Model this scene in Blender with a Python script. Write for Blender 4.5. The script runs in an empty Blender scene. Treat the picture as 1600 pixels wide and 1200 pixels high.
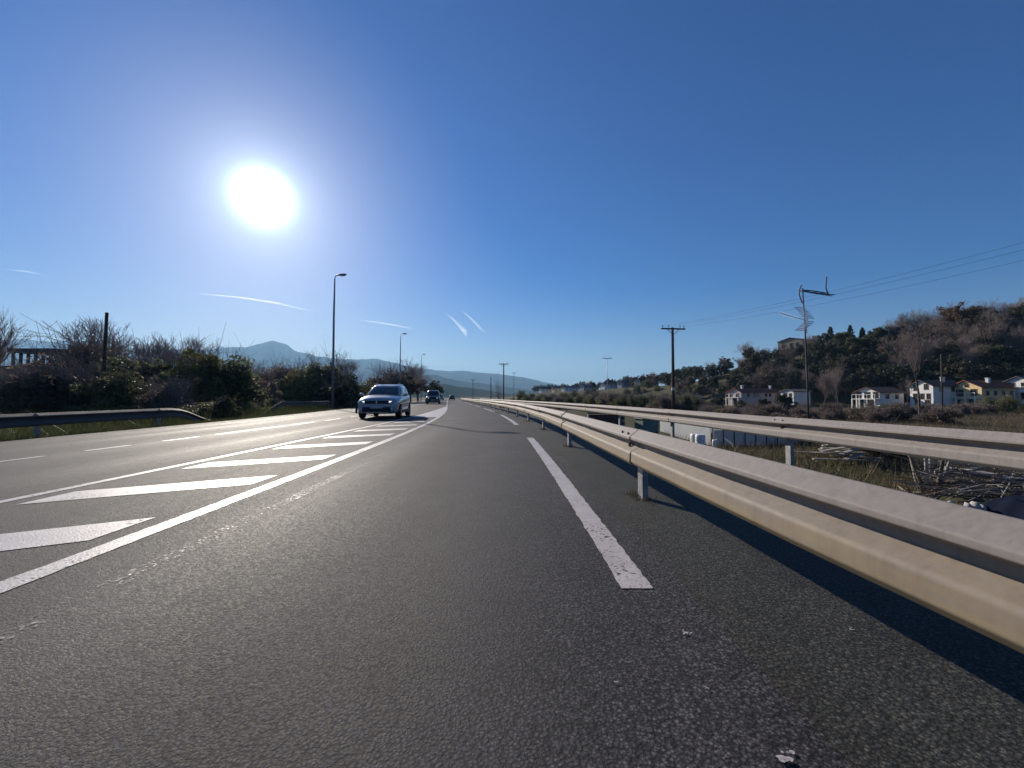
import bpy, bmesh, math, random
import numpy as np
from mathutils import Vector, Matrix

random.seed(7)
RNG = np.random.default_rng(7)
SC = bpy.context.scene
COL = SC.collection
R = math.radians

# ------------------------------------------------------------------ camera
F = 640.0                      # focal length in photo pixels (photo 1600 x 1200)
CAM_H = 0.95
HORIZON = 620.5
PITCH = math.atan((HORIZON - 600.0) / F)
cam_data = bpy.data.cameras.new("camera")
cam_data.sensor_fit = 'HORIZONTAL'
cam_data.sensor_width = 36.0
cam_data.lens = 36.0 * F / 1600.0
cam_data.clip_start = 0.05
cam_data.clip_end = 60000.0
cam = bpy.data.objects.new("camera", cam_data)
COL.objects.link(cam)
cam.location = (0, 0, CAM_H)
cam.rotation_euler = (math.pi / 2 + PITCH, 0, 0)
SC.camera = cam

# ------------------------------------------------------------------ sky, sun, exposure
SUN_AZ = R(-31.7)              # from +Y towards +X
SUN_EL = R(22.8)
SUN_DIR = Vector((math.sin(SUN_AZ) * math.cos(SUN_EL), math.cos(SUN_AZ) * math.cos(SUN_EL), math.sin(SUN_EL)))
SKY_STRENGTH = 0.0535
SUN_STRENGTH = 5.0
EXPOSURE = 0.48

world = bpy.data.worlds.new("World")
SC.world = world
world.use_nodes = True
wn, wl = world.node_tree.nodes, world.node_tree.links
wn.clear()
w_out = wn.new('ShaderNodeOutputWorld')
w_bg = wn.new('ShaderNodeBackground')
w_bg.inputs['Strength'].default_value = SKY_STRENGTH
sky = wn.new('ShaderNodeTexSky')
sky.sky_type = 'NISHITA'
sky.sun_disc = False
sky.sun_elevation = SUN_EL
sky.sun_rotation = SUN_AZ
sky.altitude = 50
sky.air_density = 1.0
sky.dust_density = 0.25
sky.ozone_density = 2.2
hsv = wn.new('ShaderNodeHueSaturation')
hsv.inputs['Saturation'].default_value = 1.72
hsv.inputs['Hue'].default_value = 0.516
wl.new(sky.outputs[0], hsv.inputs['Color'])
tint = wn.new('ShaderNodeVectorMath'); tint.operation = 'MULTIPLY'; tint.inputs[1].default_value = (1.0, 0.955, 1.10)
wl.new(hsv.outputs[0], tint.inputs[0])
wl.new(tint.outputs[0], w_bg.inputs['Color'])
# aureole round the sun: forward scattering in the air, a function of the angle to the sun only
tc = wn.new('ShaderNodeTexCoord')
dot = wn.new('ShaderNodeVectorMath'); dot.operation = 'DOT_PRODUCT'
wl.new(tc.outputs['Generated'], dot.inputs[0])
dot.inputs[1].default_value = SUN_DIR
def wmath(op, a, b=None):
    n = wn.new('ShaderNodeMath'); n.operation = op
    for i, v in enumerate((a, b)):
        if v is None: continue
        if isinstance(v, (int, float)): n.inputs[i].default_value = v
        else: wl.new(v, n.inputs[i])
    return n.outputs[0]
ang = wmath('ARCCOSINE', wmath('MINIMUM', dot.outputs['Value'], 1.0))
def wgauss(a, w):   # a * exp(-(ang/w)^2)
    q = wmath('DIVIDE', ang, w)
    return wmath('MULTIPLY', wmath('EXPONENT', wmath('MULTIPLY', wmath('MULTIPLY', q, q), -1.0)), a)
def wexp(a, w):
    return wmath('MULTIPLY', wmath('EXPONENT', wmath('MULTIPLY', wmath('DIVIDE', ang, w), -1.0)), a)
AUREOLE_CORE = 6.0
AUREOLE_WIDE = 0.12
glow = wmath('ADD', wmath('ADD', wgauss(AUREOLE_CORE, R(1.75)), wexp(1.5, R(2.4))), wexp(AUREOLE_WIDE, R(17.0)))
w_bg2 = wn.new('ShaderNodeBackground')
w_bg2.inputs['Color'].default_value = (0.74, 0.93, 1.0, 1)
wl.new(glow, w_bg2.inputs['Strength'])
w_add = wn.new('ShaderNodeAddShader')
wl.new(w_bg.outputs[0], w_add.inputs[0]); wl.new(w_bg2.outputs[0], w_add.inputs[1])
wl.new(w_add.outputs[0], w_out.inputs['Surface'])

sun_data = bpy.data.lights.new("sun", 'SUN')
sun_data.energy = SUN_STRENGTH
sun_data.angle = R(0.53)
sun_data.color = (1.0, 0.90, 0.77)
sun = bpy.data.objects.new("sun", sun_data)
COL.objects.link(sun)
sun.rotation_euler = (-SUN_DIR).to_track_quat('-Z', 'Y').to_euler()
sun.location = (-30, 50, 40)

SC.view_settings.view_transform = 'Standard'
SC.view_settings.look = 'None'
SC.view_settings.exposure = EXPOSURE
SC.view_settings.gamma = 1.0
SC.view_settings.use_curve_mapping = False
SC.render.engine = 'CYCLES'
SC.cycles.use_denoising = True
SC.cycles.max_bounces = 6
SC.cycles.diffuse_bounces = 3
SC.cycles.glossy_bounces = 3
SC.cycles.transmission_bounces = 4
SC.cycles.transparent_max_bounces = 12
SC.cycles.volume_bounces = 0
SC.cycles.sample_clamp_indirect = 6.0

# ------------------------------------------------------------------ helpers
def ray(px, py):
    dx = (px - 800.0) / F
    dz = (600.0 - py) / F
    c, s = math.cos(PITCH), math.sin(PITCH)
    return np.array([dx, c - dz * s, s + dz * c])
def on_z(px, py, z=0.0):
    """point of the plane at height z seen at a photo pixel"""
    d = ray(px, py); t = (z - CAM_H) / d[2]
    return (d[0] * t, d[1] * t, z)
def at_y(px, py, y):
    """point seen at a photo pixel at the distance y ahead"""
    d = ray(px, py); t = y / d[1]
    return (d[0] * t, y, CAM_H + d[2] * t)

class MB:
    def __init__(s): s.v = []; s.f = []
    def add(s, v, f):
        o = len(s.v); s.v += [tuple(p) for p in v]; s.f += [tuple(i + o for i in q) for q in f]; return s
    def box(s, c, d, rz=0.0, m=None):
        x, y, z = d[0] / 2, d[1] / 2, d[2] / 2
        v = [Vector((a, b, e)) for a in (-x, x) for b in (-y, y) for e in (-z, z)]
        M = Matrix.Rotation(rz, 4, 'Z') if m is None else m
        v = [M @ p + Vector(c) for p in v]
        return s.add(v, [(0, 1, 3, 2), (4, 6, 7, 5), (0, 4, 5, 1), (2, 3, 7, 6), (0, 2, 6, 4), (1, 5, 7, 3)])
    def tube(s, pts, rad, n=8, cap=True):
        pts = [Vector(p) for p in pts]
        if not hasattr(rad, '__len__'): rad = [rad] * len(pts)
        rings = []
        for i, p in enumerate(pts):
            t = (pts[min(i + 1, len(pts) - 1)] - pts[max(i - 1, 0)]).normalized()
            a = t.orthogonal().normalized() if i == 0 else (a0 - t * a0.dot(t)).normalized()
            a0 = a; b = t.cross(a)
            rings.append([p + (a * math.cos(k * 2 * math.pi / n) + b * math.sin(k * 2 * math.pi / n)) * rad[i] for k in range(n)])
        v = [q for r_ in rings for q in r_]
        f = [(i * n + k, i * n + (k + 1) % n, (i + 1) * n + (k + 1) % n, (i + 1) * n + k) for i in range(len(pts) - 1) for k in range(n)]
        if cap:
            f += [tuple(range(n))[::-1], tuple((len(pts) - 1) * n + k for k in range(n))]
        return s.add(v, f)
    def rings(s, rings, closed=True, cap=True):
        n = len(rings[0]); v = [p for r_ in rings for p in r_]
        f = [(i * n + k, i * n + (k + 1) % n, (i + 1) * n + (k + 1) % n, (i + 1) * n + k) for i in range(len(rings) - 1) for k in range(n if closed else n - 1)]
        if cap: f += [tuple(range(n))[::-1], tuple((len(rings) - 1) * n + k for k in range(n))]
        return s.add(v, f)
    def build(s, name, m, parent=None, smooth=False, **kw):
        me = bpy.data.meshes.new(name)
        me.from_pydata(s.v, [], s.f)
        return link(name, me, m, parent, smooth, **kw)

def link(name, me, m, parent=None, smooth=False, fix=True, bevel=0.0, subsurf=0, autosmooth=False):
    if fix:
        bm = bmesh.new(); bm.from_mesh(me); bmesh.ops.recalc_face_normals(bm, faces=bm.faces)
        if bevel > 0:
            bmesh.ops.bevel(bm, geom=list(bm.edges), offset=bevel, segments=1, affect='EDGES', profile=0.5)
        bm.to_mesh(me); bm.free()
    if m is not None and len(me.materials) == 0: me.materials.append(m)
    if smooth: me.shade_smooth()
    o = bpy.data.objects.new(name, me)
    COL.objects.link(o)
    if parent is not None: o.parent = parent
    if subsurf:
        md = o.modifiers.new("subdivision", 'SUBSURF'); md.levels = subsurf; md.render_levels = subsurf
    return o
def np_mesh(name, verts, faces, m, smooth=False):
    """fast mesh from arrays; every face has the same number of corners"""
    me = bpy.data.meshes.new(name)
    verts = np.asarray(verts, dtype=np.float32); faces = np.asarray(faces, dtype=np.int32)
    nf, k = faces.shape
    me.vertices.add(len(verts)); me.vertices.foreach_set('co', verts.ravel())
    me.loops.add(nf * k); me.loops.foreach_set('vertex_index', faces.ravel())
    me.polygons.add(nf); me.polygons.foreach_set('loop_start', np.arange(nf, dtype=np.int32) * k)
    me.update(calc_edges=True); me.validate()
    me.materials.append(m)
    if smooth: me.shade_smooth()
    return me
def obj(name, me, parent=None):
    o = bpy.data.objects.new(name, me); COL.objects.link(o)
    if parent is not None: o.parent = parent
    return o
def empty(name, loc=(0, 0, 0), rz=0.0):
    o = bpy.data.objects.new(name, None); COL.objects.link(o)
    o.location = loc; o.rotation_euler = (0, 0, rz); o.empty_display_size = 0.2
    return o
def tag(o, label=None, cat=None, group=None, kind=None):
    if label: o["label"] = label
    if cat: o["category"] = cat
    if group: o["group"] = group
    if kind: o["kind"] = kind
    return o
def copy_tree(o, parent=None):
    c = o.copy(); COL.objects.link(c); c.parent = parent
    for ch in list(o.children): copy_tree(ch, c)
    return c

# ------------------------------------------------------------------ materials
class NT:
    def __init__(s, name):
        s.m = bpy.data.materials.new(name); s.m.use_nodes = True
        s.n, s.l = s.m.node_tree.nodes, s.m.node_tree.links
        s.b = s.n['Principled BSDF']; s.out = s.n['Material Output']
        s.b.inputs['Specular IOR Level'].default_value = 0.4
    def pos(s):
        g = s.n.new('ShaderNodeNewGeometry'); return g.outputs['Position']
    def objc(s):
        g = s.n.new('ShaderNodeTexCoord'); return g.outputs['Object']
    def rnd(s):
        g = s.n.new('ShaderNodeObjectInfo'); return g.outputs['Random']
    def scale(s, v, sc):
        n = s.n.new('ShaderNodeVectorMath'); n.operation = 'MULTIPLY'; s.l.new(v, n.inputs[0]); n.inputs[1].default_value = sc; return n.outputs[0]
    def noise(s, v, sc, detail=3.0, rough=0.55):
        n = s.n.new('ShaderNodeTexNoise'); n.inputs['Scale'].default_value = sc
        n.inputs['Detail'].default_value = detail; n.inputs['Roughness'].default_value = rough
        s.l.new(v, n.inputs['Vector']); return n.outputs['Fac']
    def voro(s, v, sc, out='Distance', feature='F1', rand=1.0):
        n = s.n.new('ShaderNodeTexVoronoi'); n.inputs['Scale'].default_value = sc; n.feature = feature
        n.inputs['Randomness'].default_value = rand
        s.l.new(v, n.inputs['Vector']); return n.outputs[out]
    def ramp(s, f, stops, interp='LINEAR'):
        n = s.n.new('ShaderNodeValToRGB'); e = n.color_ramp.elements; n.color_ramp.interpolation = interp
        while len(e) < len(stops): e.new(0.5)
        for i, (p, c) in enumerate(stops):
            e[i].position = p
            e[i].color = (c, c, c, 1) if isinstance(c, (int, float)) else (*c, 1)
        s.l.new(f, n.inputs['Fac']); return n.outputs['Color']
    def mix(s, f, a, b, mode='MIX'):
        n = s.n.new('ShaderNodeMix'); n.data_type = 'RGBA'; n.blend_type = mode
        for i, v in ((0, f), (6, a), (7, b)):
            if isinstance(v, (int, float)): n.inputs[i].default_value = v if i == 0 else (v, v, v, 1)
            elif isinstance(v, tuple): n.inputs[i].default_value = (*v, 1)
            else: s.l.new(v, n.inputs[i])
        return n.outputs[2]
    def math(s, op, a, b=None, c=None):
        n = s.n.new('ShaderNodeMath'); n.operation = op
        for i, v in enumerate((a, b, c)):
            if v is None: continue
            if isinstance(v, (int, float)): n.inputs[i].default_value = v
            else: s.l.new(v, n.inputs[i])
        return n.outputs[0]
    def sep(s, v):
        n = s.n.new('ShaderNodeSeparateXYZ'); s.l.new(v, n.inputs[0]); return n.outputs
    def bump(s, h, strength=0.3, dist=0.01):
        n = s.n.new('ShaderNodeBump'); n.inputs['Strength'].default_value = strength; n.inputs['Distance'].default_value = dist
        s.l.new(h, n.inputs['Height']); s.l.new(n.outputs[0], s.b.inputs['Normal'])
    def set(s, **k):
        for key, v in k.items():
            i = s.b.inputs[{'color': 'Base Color', 'rough': 'Roughness', 'metal': 'Metallic', 'spec': 'Specular IOR Level', 'alpha': 'Alpha', 'coat': 'Coat Weight', 'trans': 'Transmission Weight'}[key]]
            if isinstance(v, tuple): i.default_value = (*v, 1)
            elif isinstance(v, (int, float)): i.default_value = v
            else: s.l.new(v, i)
        return s

def plain(name, col, rough=0.6, metal=0.0, var=0.25, sc=3.0, spec=0.4, coat=0.0, bump=0.0):
    t = NT(name); p = t.objc()
    n = t.noise(p, sc, 4.0, 0.6)
    lo = tuple(c * (1 - var) for c in col); hi = tuple(min(c * (1 + var), 1.0) for c in col)
    t.set(color=t.ramp(n, [(0.3, lo), (0.7, hi)]), rough=rough, metal=metal, spec=spec, coat=coat)
    if bump > 0: t.bump(n, bump, 0.01)
    return t.m

def asphalt(name, base, stone, rough=0.5, spec=0.5, scale=80.0, tint=(1, 1, 1), tracks=False):
    t = NT(name); p = t.pos()
    cellc = t.voro(p, scale, 'Color'); celld = t.voro(p, scale, 'Distance')
    v = t.sep(cellc)[0]
    big = t.noise(p, 0.35, 4.0, 0.6); mid = t.noise(p, 3.0, 3.0, 0.6)
    lo = tuple(base * c for c in tint); hi = tuple(stone * c for c in tint)
    col = t.ramp(v, [(0.0, lo), (0.55, tuple((base * .6 + stone * .4) * c for c in tint)), (0.9, hi), (1.0, tuple(stone * 1.35 * c for c in tint))])
    edge = t.ramp(celld, [(0.25, 1.12), (0.62, 0.40)])
    col = t.mix(1.0, col, edge, 'MULTIPLY')
    patch = t.ramp(t.math('ADD', t.math('MULTIPLY', big, 0.6), t.math('MULTIPLY', mid, 0.4)), [(0.35, 0.78), (0.65, 1.22)])
    col = t.mix(1.0, col, patch, 'MULTIPLY')
    streak = t.noise(t.scale(p, (1.3, 0.07, 1.0)), 1.0, 4.0, 0.65); blot = t.noise(p, 1.1, 5.0, 0.7)
    col = t.mix(1.0, col, t.ramp(streak, [(0.3, 0.80), (0.7, 1.18)]), 'MULTIPLY')
    col = t.mix(1.0, col, t.ramp(blot, [(0.30, 0.72), (0.42, 1.0), (0.75, 1.08)]), 'MULTIPLY')
    r0 = t.math('ADD', t.math('MULTIPLY', v, 0.2), t.math('ADD', t.math('MULTIPLY', streak, 0.16), rough - 0.18))
    if tracks:
        uvn = t.n.new('ShaderNodeUVMap'); uvn.uv_map = 'lane'
        u = t.sep(uvn.outputs['UV'])[0]           # metres across the carriageway
        w = t.noise(t.scale(p, (0.5, 0.06, 1)), 1.0, 2.0)
        uu = t.math('ADD', u, t.math('MULTIPLY', t.math('SUBTRACT', w, 0.5), 0.35))
        tr = None
        for c in (0.75, 2.35, -3.1, -4.6, -6.3, -7.3):
            g = t.math('POWER', 2.718, t.math('MULTIPLY', t.math('POWER', t.math('DIVIDE', t.math('ABSOLUTE', t.math('SUBTRACT', uu, c)), 0.33), 2.0), -1.0))
            tr = g if tr is None else t.math('ADD', tr, g)
        col = t.mix(t.math('MULTIPLY', tr, 0.30), col, tuple(base * 1.15 * c for c in tint))
        r0 = t.math('SUBTRACT', r0, t.math('MULTIPLY', tr, 0.06))
    t.set(color=col, rough=r0, spec=spec)
    grit = t.noise(p, scale * 2.6, 2.0, 0.6)
    h = t.math('ADD', t.math('MULTIPLY', t.math('SUBTRACT', 1.0, celld), 0.55), t.math('ADD', t.math('MULTIPLY', v, 1.3), t.math('MULTIPLY', grit, 0.7)))
    t.bump(h, 0.6, 0.006)
    return t.m

M = {}
M['asphalt'] = asphalt('asphalt', 0.040, 0.115, 0.735, 0.15, 95.0, (1.06, 1.0, 1.0), tracks=True)
M['shoulder'] = asphalt('shoulder_asphalt', 0.040, 0.085, 0.74, 0.18, 84.0, (1.04, 1.02, 0.86))
M['tar'] = plain('dark_strip_surface', (0.034, 0.032, 0.031), 0.55, 0, 0.3, 20)

def paint_mat(name, col, wear_lo, wear_hi):
    t = NT(name); p = t.pos()
    n = t.noise(p, 38.0, 4.0, 0.65); big = t.noise(p, 1.3, 3.0, 0.6)
    f = t.math('ADD', t.math('MULTIPLY', n, 0.6), t.math('MULTIPLY', big, 0.4))
    a = t.ramp(f, [(wear_lo, 0.0), (wear_hi, 1.0)])
    dirt = t.ramp(t.noise(p, 6.0, 5.0, 0.7), [(0.3, tuple(c * 0.72 for c in col)), (0.7, col)])
    t.set(color=dirt, rough=0.5, spec=0.45, alpha=a)
    t.bump(t.voro(p, 75.0), 0.35, 0.004)
    return t.m
M['paint'] = paint_mat('road_paint', (0.56, 0.51, 0.48), 0.35, 0.44)
M['ghost'] = paint_mat('worn_paint', (0.38, 0.355, 0.35), 0.525, 0.67)

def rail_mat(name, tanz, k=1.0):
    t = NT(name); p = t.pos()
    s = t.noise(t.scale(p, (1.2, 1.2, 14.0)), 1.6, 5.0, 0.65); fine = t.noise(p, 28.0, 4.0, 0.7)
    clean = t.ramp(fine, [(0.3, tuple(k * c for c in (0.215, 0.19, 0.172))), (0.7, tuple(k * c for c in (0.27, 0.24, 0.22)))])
    tan = t.ramp(s, [(0.3, (0.235, 0.180, 0.108)), (0.7, (0.295, 0.230, 0.145))])
    z = t.sep(p)[2]
    f = t.math('ADD', t.math('MULTIPLY', t.math('SUBTRACT', tanz, z), 5.0), t.math('MULTIPLY', t.math('SUBTRACT', s, 0.5), 1.6))
    mp = t.n.new('ShaderNodeClamp'); t.l.new(f, mp.inputs[0])
    col = t.mix(mp.outputs[0], clean, tan)
    drip = t.noise(t.scale(p, (9.0, 9.0, 0.7)), 2.2, 4.0, 0.7)
    col = t.mix(1.0, col, t.ramp(drip, [(0.3, 0.86), (0.5, 1.0), (0.75, 1.07)]), 'MULTIPLY')
    scr = t.noise(t.scale(p, (0.25, 0.25, 22.0)), 3.0, 4.0, 0.8)
    col = t.mix(t.ramp(scr, [(0.66, 0.0), (0.72, 0.5)]), col, (0.42, 0.40, 0.39))
    spots = t.ramp(t.noise(p, 9.0, 5.0, 0.75), [(0.58, 0.0), (0.72, 1.0)])
    col = t.mix(t.math('MULTIPLY', spots, 0.22), col, (0.16, 0.125, 0.095))
    t.set(color=col, rough=t.ramp(fine, [(0.2, 0.58), (0.8, 0.75)]), metal=0.0, spec=0.25)
    t.bump(fine, 0.06, 0.003)
    return t.m
M['rail'] = rail_mat('galvanised_rail', 0.53)
M['rail2'] = rail_mat('galvanised_rail_clean', 0.20, 1.12)
M['rail_backlit'] = rail_mat('backlit_rail_shade', -0.2, 0.42)  # shade of the backlit rails put into a darker copy of the rail colour
M['post'] = plain('galvanised_post', (0.30, 0.30, 0.30), 0.55, 0.4, 0.35, 9)
M['rust'] = plain('rusty_block', (0.10, 0.055, 0.04), 0.8, 0.1, 0.4, 12)
M['lamp'] = plain('lamp_steel', (0.22, 0.23, 0.24), 0.5, 0.4, 0.2, 4)
M['lens'] = plain('lamp_lens', (0.5, 0.5, 0.48), 0.25, 0.0, 0.1, 4)
M['wood_pole'] = plain('creosoted_wood', (0.075, 0.058, 0.045), 0.85, 0, 0.45, 6, 0.2)
M['insul'] = plain('brown_insulator', (0.12, 0.07, 0.05), 0.3, 0, 0.2, 6)
M['alu'] = plain('aluminium', (0.78, 0.78, 0.79), 0.4, 0.0, 0.12, 8)
M['dark_metal'] = plain('dark_metal', (0.05, 0.055, 0.06), 0.5, 0.3, 0.3, 6)
M['wire'] = plain('wire', (0.04, 0.04, 0.045), 0.5, 0.2, 0.1, 1)

def leaf_mat(name, c0, c1, c2, trans=0.35):
    t = NT(name); p = t.pos()
    n = t.noise(p, 0.9, 3.0, 0.6); n2 = t.noise(p, 7.0, 2.0, 0.6)
    f = t.math('ADD', t.math('MULTIPLY', n, 0.5), t.math('ADD', t.math('MULTIPLY', n2, 0.3), t.math('MULTIPLY', t.rnd(), 0.2)))
    col = t.ramp(f, [(0.3, c0), (0.5, c1), (0.68, c2)])
    t.set(color=col, rough=0.6, spec=0.25)
    tr = t.n.new('ShaderNodeBsdfTranslucent'); t.l.new(col, tr.inputs['Color'])
    mx = t.n.new('ShaderNodeMixShader'); mx.inputs[0].default_value = trans
    t.l.new(t.b.outputs[0], mx.inputs[1]); t.l.new(tr.outputs[0], mx.inputs[2]); t.l.new(mx.outputs[0], t.out.inputs['Surface'])
    return t.m
M['leaf_dark'] = leaf_mat('dark_leaf', (0.030, 0.036, 0.022), (0.055, 0.060, 0.034), (0.090, 0.088, 0.050), 0.3)
M['leaf_green'] = leaf_mat('green_leaf', (0.058, 0.070, 0.040), (0.10, 0.112, 0.060), (0.17, 0.17, 0.09), 0.55)
M['leaf_olive'] = leaf_mat('olive_leaf', (0.085, 0.088, 0.037), (0.153, 0.153, 0.061), (0.255, 0.230, 0.093))
M['leaf_brown'] = leaf_mat('dry_leaf', (0.10, 0.075, 0.062), (0.155, 0.120, 0.096), (0.22, 0.17, 0.132), 0.55)
M['leaf_rust'] = leaf_mat('rust_leaf', (0.085, 0.058, 0.042), (0.135, 0.090, 0.062), (0.19, 0.125, 0.080), 0.35)
M['leaf_pale'] = leaf_mat('pale_leaf', (0.16, 0.14, 0.10), (0.24, 0.21, 0.15), (0.34, 0.30, 0.22))
M['conifer'] = leaf_mat('conifer_needle', (0.020, 0.037, 0.024), (0.037, 0.061, 0.034), (0.061, 0.085, 0.044), 0.1)
M['bark'] = plain('grey_bark', (0.12, 0.10, 0.085), 0.9, 0, 0.35, 5, 0.2)
M['twig'] = plain('twig_bark', (0.25, 0.20, 0.175), 0.9, 0, 0.3, 2, 0.2)
M['pale_bark'] = plain('pale_bark', (0.34, 0.31, 0.27), 0.85, 0, 0.35, 6, 0.2)
M['grass'] = leaf_mat('grass_blade', (0.045, 0.055, 0.020), (0.085, 0.095, 0.032), (0.15, 0.14, 0.06), 0.3)
M['dry_grass'] = leaf_mat('dry_grass', (0.075, 0.055, 0.035), (0.12, 0.09, 0.055), (0.19, 0.15, 0.09), 0.3)

def ground_mat():
    t = NT('ground_soil'); p = t.pos()
    a = t.noise(p, 0.06, 5.0, 0.65); b = t.noise(p, 0.9, 5.0, 0.65); c = t.noise(p, 9.0, 4.0, 0.7)
    f = t.math('ADD', t.math('MULTIPLY', a, 0.55), t.math('MULTIPLY', b, 0.45))
    col = t.ramp(f, [(0.34, (0.050, 0.060, 0.024)), (0.47, (0.075, 0.072, 0.032)), (0.55, (0.085, 0.062, 0.042)), (0.68, (0.115, 0.090, 0.058))])
    col = t.mix(1.0, col, t.ramp(c, [(0.25, 0.6), (0.75, 1.35)]), 'MULTIPLY')
    t.set(color=col, rough=0.95, spec=0.1); t.bump(c, 0.6, 0.05)
    return t.m
M['ground'] = ground_mat()
def mountain_mat(name, a_, b_):
    t = NT(name); p = t.pos()
    a = t.noise(p, 0.004, 6.0, 0.65)
    t.set(color=t.ramp(a, [(0.35, a_), (0.65, b_)]), rough=1.0, spec=0.0)
    return t.m
M['mountain'] = mountain_mat('mountain_slope', (0.035, 0.045, 0.030), (0.075, 0.075, 0.055))
M['gravel'] = asphalt('verge_gravel', 0.06, 0.16, 0.9, 0.1, 40.0, (1.05, 1.0, 0.86))
M['concrete'] = plain('concrete', (0.36, 0.36, 0.36), 0.85, 0, 0.18, 1.5, 0.2, bump=0.1)

# ------------------------------------------------------------------ road geometry
def x_left(y):
    """x of the solid line on the left of the lane; the road bends left ahead"""
    a = (y - 15.4) / 6.0
    return -2.45 - 0.948 * (np.log1p(np.exp(-abs(a))) + max(a, 0.0))
def road_pt(y, o, z=0.0):
    return (float(x_left(y)) + o, float(y), z)
ROAD_LEFT, ROAD_RIGHT = -8.25, 4.75
RAIL1, RAIL2 = 3.72, 6.65

# --- terrain height
CREST = np.array([  # photo column, distance ahead, ground height of the hill crest
    (700, 600, -1.0), (780, 500, 0.5), (830, 380, 4.0), (900, 330, 6.0), (1000, 240, 7.0), (1060, 200, 7.0), (1100, 180, 8.5), (1150, 165, 12.5),
    (1230, 150, 15.0), (1300, 140, 14.5), (1400, 130, 15.5), (1530, 120, 17.5), (1700, 110, 19.0), (2000, 100, 19.0), (2600, 80, 14.0), (4200, 50, 0.0)], dtype=float)
LOW = -1.6
def sstep(t):
    t = min(max(t, 0.0), 1.0); return t * t * (3 - 2 * t)
def hill(x, y):
    if y < 5: return 0.0
    px = 800 + F * x / y
    if px < 700 or px > 4200: return 0.0
    D = np.interp(px, CREST[:, 0], CREST[:, 1]); H = np.interp(px, CREST[:, 0], CREST[:, 2]) - LOW
    t = y / D
    up = sstep((t - 0.72) / 0.27)
    dn = 1.0 - sstep((t - 1.5) / 1.2)
    return max(H, 0.0) * up * dn
def wob(x, y):
    return 0.18 * math.sin(x * 0.31 + 1.3 * math.sin(y * 0.17)) * math.sin(y * 0.23 + 0.7) + 0.10 * math.sin(x * 0.9 + y * 0.6)
def terrain(x, y):
    o = x - float(x_left(min(max(y, -40), 400)))
    if o < -3:
        k = sstep((-8.6 - o) / 5.0)
        return -0.07 - 0.35 * k + wob(x, y) * k
    k = sstep((o - 4.75) / 2.6)
    base = -0.07 + (LOW + 0.07) * k + wob(x, y) * 0.7 * k
    return base + hill(x, y)

def build_ground():
    rad = np.concatenate([[0.0], np.geomspace(1.5, 13000, 150)])
    # finer where the camera looks
    az = np.concatenate([np.linspace(-math.pi, -R(62), 40, endpoint=False), np.linspace(-R(62), R(62), 250, endpoint=False), np.linspace(R(62), math.pi, 40, endpoint=False)])
    n = len(az); v = [(0.0, 0.0, terrain(0, 0))]
    for r_ in rad[1:]:
        for a in az:
            x, y = r_ * math.sin(a), r_ * math.cos(a)
            z = terrain(x, y) if r_ < 900 else -0.42 * 1.0
            v.append((x, y, z))
    f = []
    for k in range(n): f.append((0, 1 + (k + 1) % n, 1 + k))
    tri = f; quads = []
    for i in range(len(rad) - 2):
        for k in range(n):
            a_, b_ = 1 + i * n + k, 1 + i * n + (k + 1) % n
            quads.append((a_, b_, b_ + n, a_ + n))
    me = bpy.data.meshes.new('ground'); me.from_pydata(v, [], tri + quads)
    o = link('ground', me, M['ground'], smooth=True)
    tag(o, 'rough brown and green ground on both sides of the road', None, None, 'structure')
build_ground()

def strip(name, ys, o0, o1, z, m, parent=None, nx=1, uv=False):
    v, f = [], []
    uvs = []
    for y in ys:
        a = o0(y) if callable(o0) else o0; b = o1(y) if callable(o1) else o1
        for k in range(nx + 1):
            o_ = a + (b - a) * k / nx
            v.append(road_pt(y, o_, z)); uvs.append((o_, y))
    n = nx + 1
    for i in range(len(ys) - 1):
        for k in range(nx):
            f.append((i * n + k, i * n + k + 1, (i + 1) * n + k + 1, (i + 1) * n + k))
    me = bpy.data.meshes.new(name); me.from_pydata(v, [], f)
    if uv:
        l = me.uv_layers.new(name='lane')
        for p in me.polygons:
            for li, vi in zip(p.loop_indices, p.vertices): l.data[li].uv = uvs[vi]
    return link(name, me, m, parent, fix=False)
YS = np.concatenate([np.linspace(-14, 60, 100), np.linspace(62, 420, 80)])
road = strip('road', YS, ROAD_LEFT, ROAD_RIGHT, 0.0, M['asphalt'], nx=6, uv=True)
tag(road, 'grey coarse asphalt road with white markings bending away ahead', None, None, 'structure')
YSN = np.concatenate([np.linspace(-14, 60, 150), np.linspace(62, 300, 60)])
def jag(y): return 3.40 + 0.035 * math.sin(y * 9.1) + 0.03 * math.sin(y * 23.7 + 1) + 0.02 * math.sin(y * 4.1)
shoulder = strip('shoulder', YSN, jag, ROAD_RIGHT + 0.02, 0.004, M['shoulder'], road)
# markings
def line(name, y0, y1, o, w, m=None, z=0.004, parent=road):
    if y0 < 10: ys = np.concatenate([np.linspace(y0, min(y1, 10), max(2, int((min(y1, 10) - y0) / 0.05) + 2)), np.linspace(10.6, y1, max(2, int((y1 - 10) / 0.8))) if y1 > 10.6 else []])
    else: ys = np.linspace(y0, y1, max(2, int((y1 - y0) / 0.6) + 2))
    jr = random.Random(int(y0 * 97))
    f0 = (lambda y: (o(y) if callable(o) else o) - w / 2 + jr.uniform(-0.006, 0.006))
    f1 = (lambda y: (o(y) if callable(o) else o) + w / 2 + jr.uniform(-0.006, 0.006))
    return strip(name, ys, f0, f1, z, m or M['paint'], parent)
line('solid_line', -10, 150, 0.0, 0.15)
def island_left(y):   # offset of the island's other edge
    if y < 14: return -4.62 - float(x_left(y))
    return max(-4.62 - float(x_left(14)) + (y - 14) * ((0.1 + 4.62 + float(x_left(14))) / 30.0), -9) if y < 44 else -0.02
line('solid_line', -10, 44, island_left, 0.11)
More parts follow.
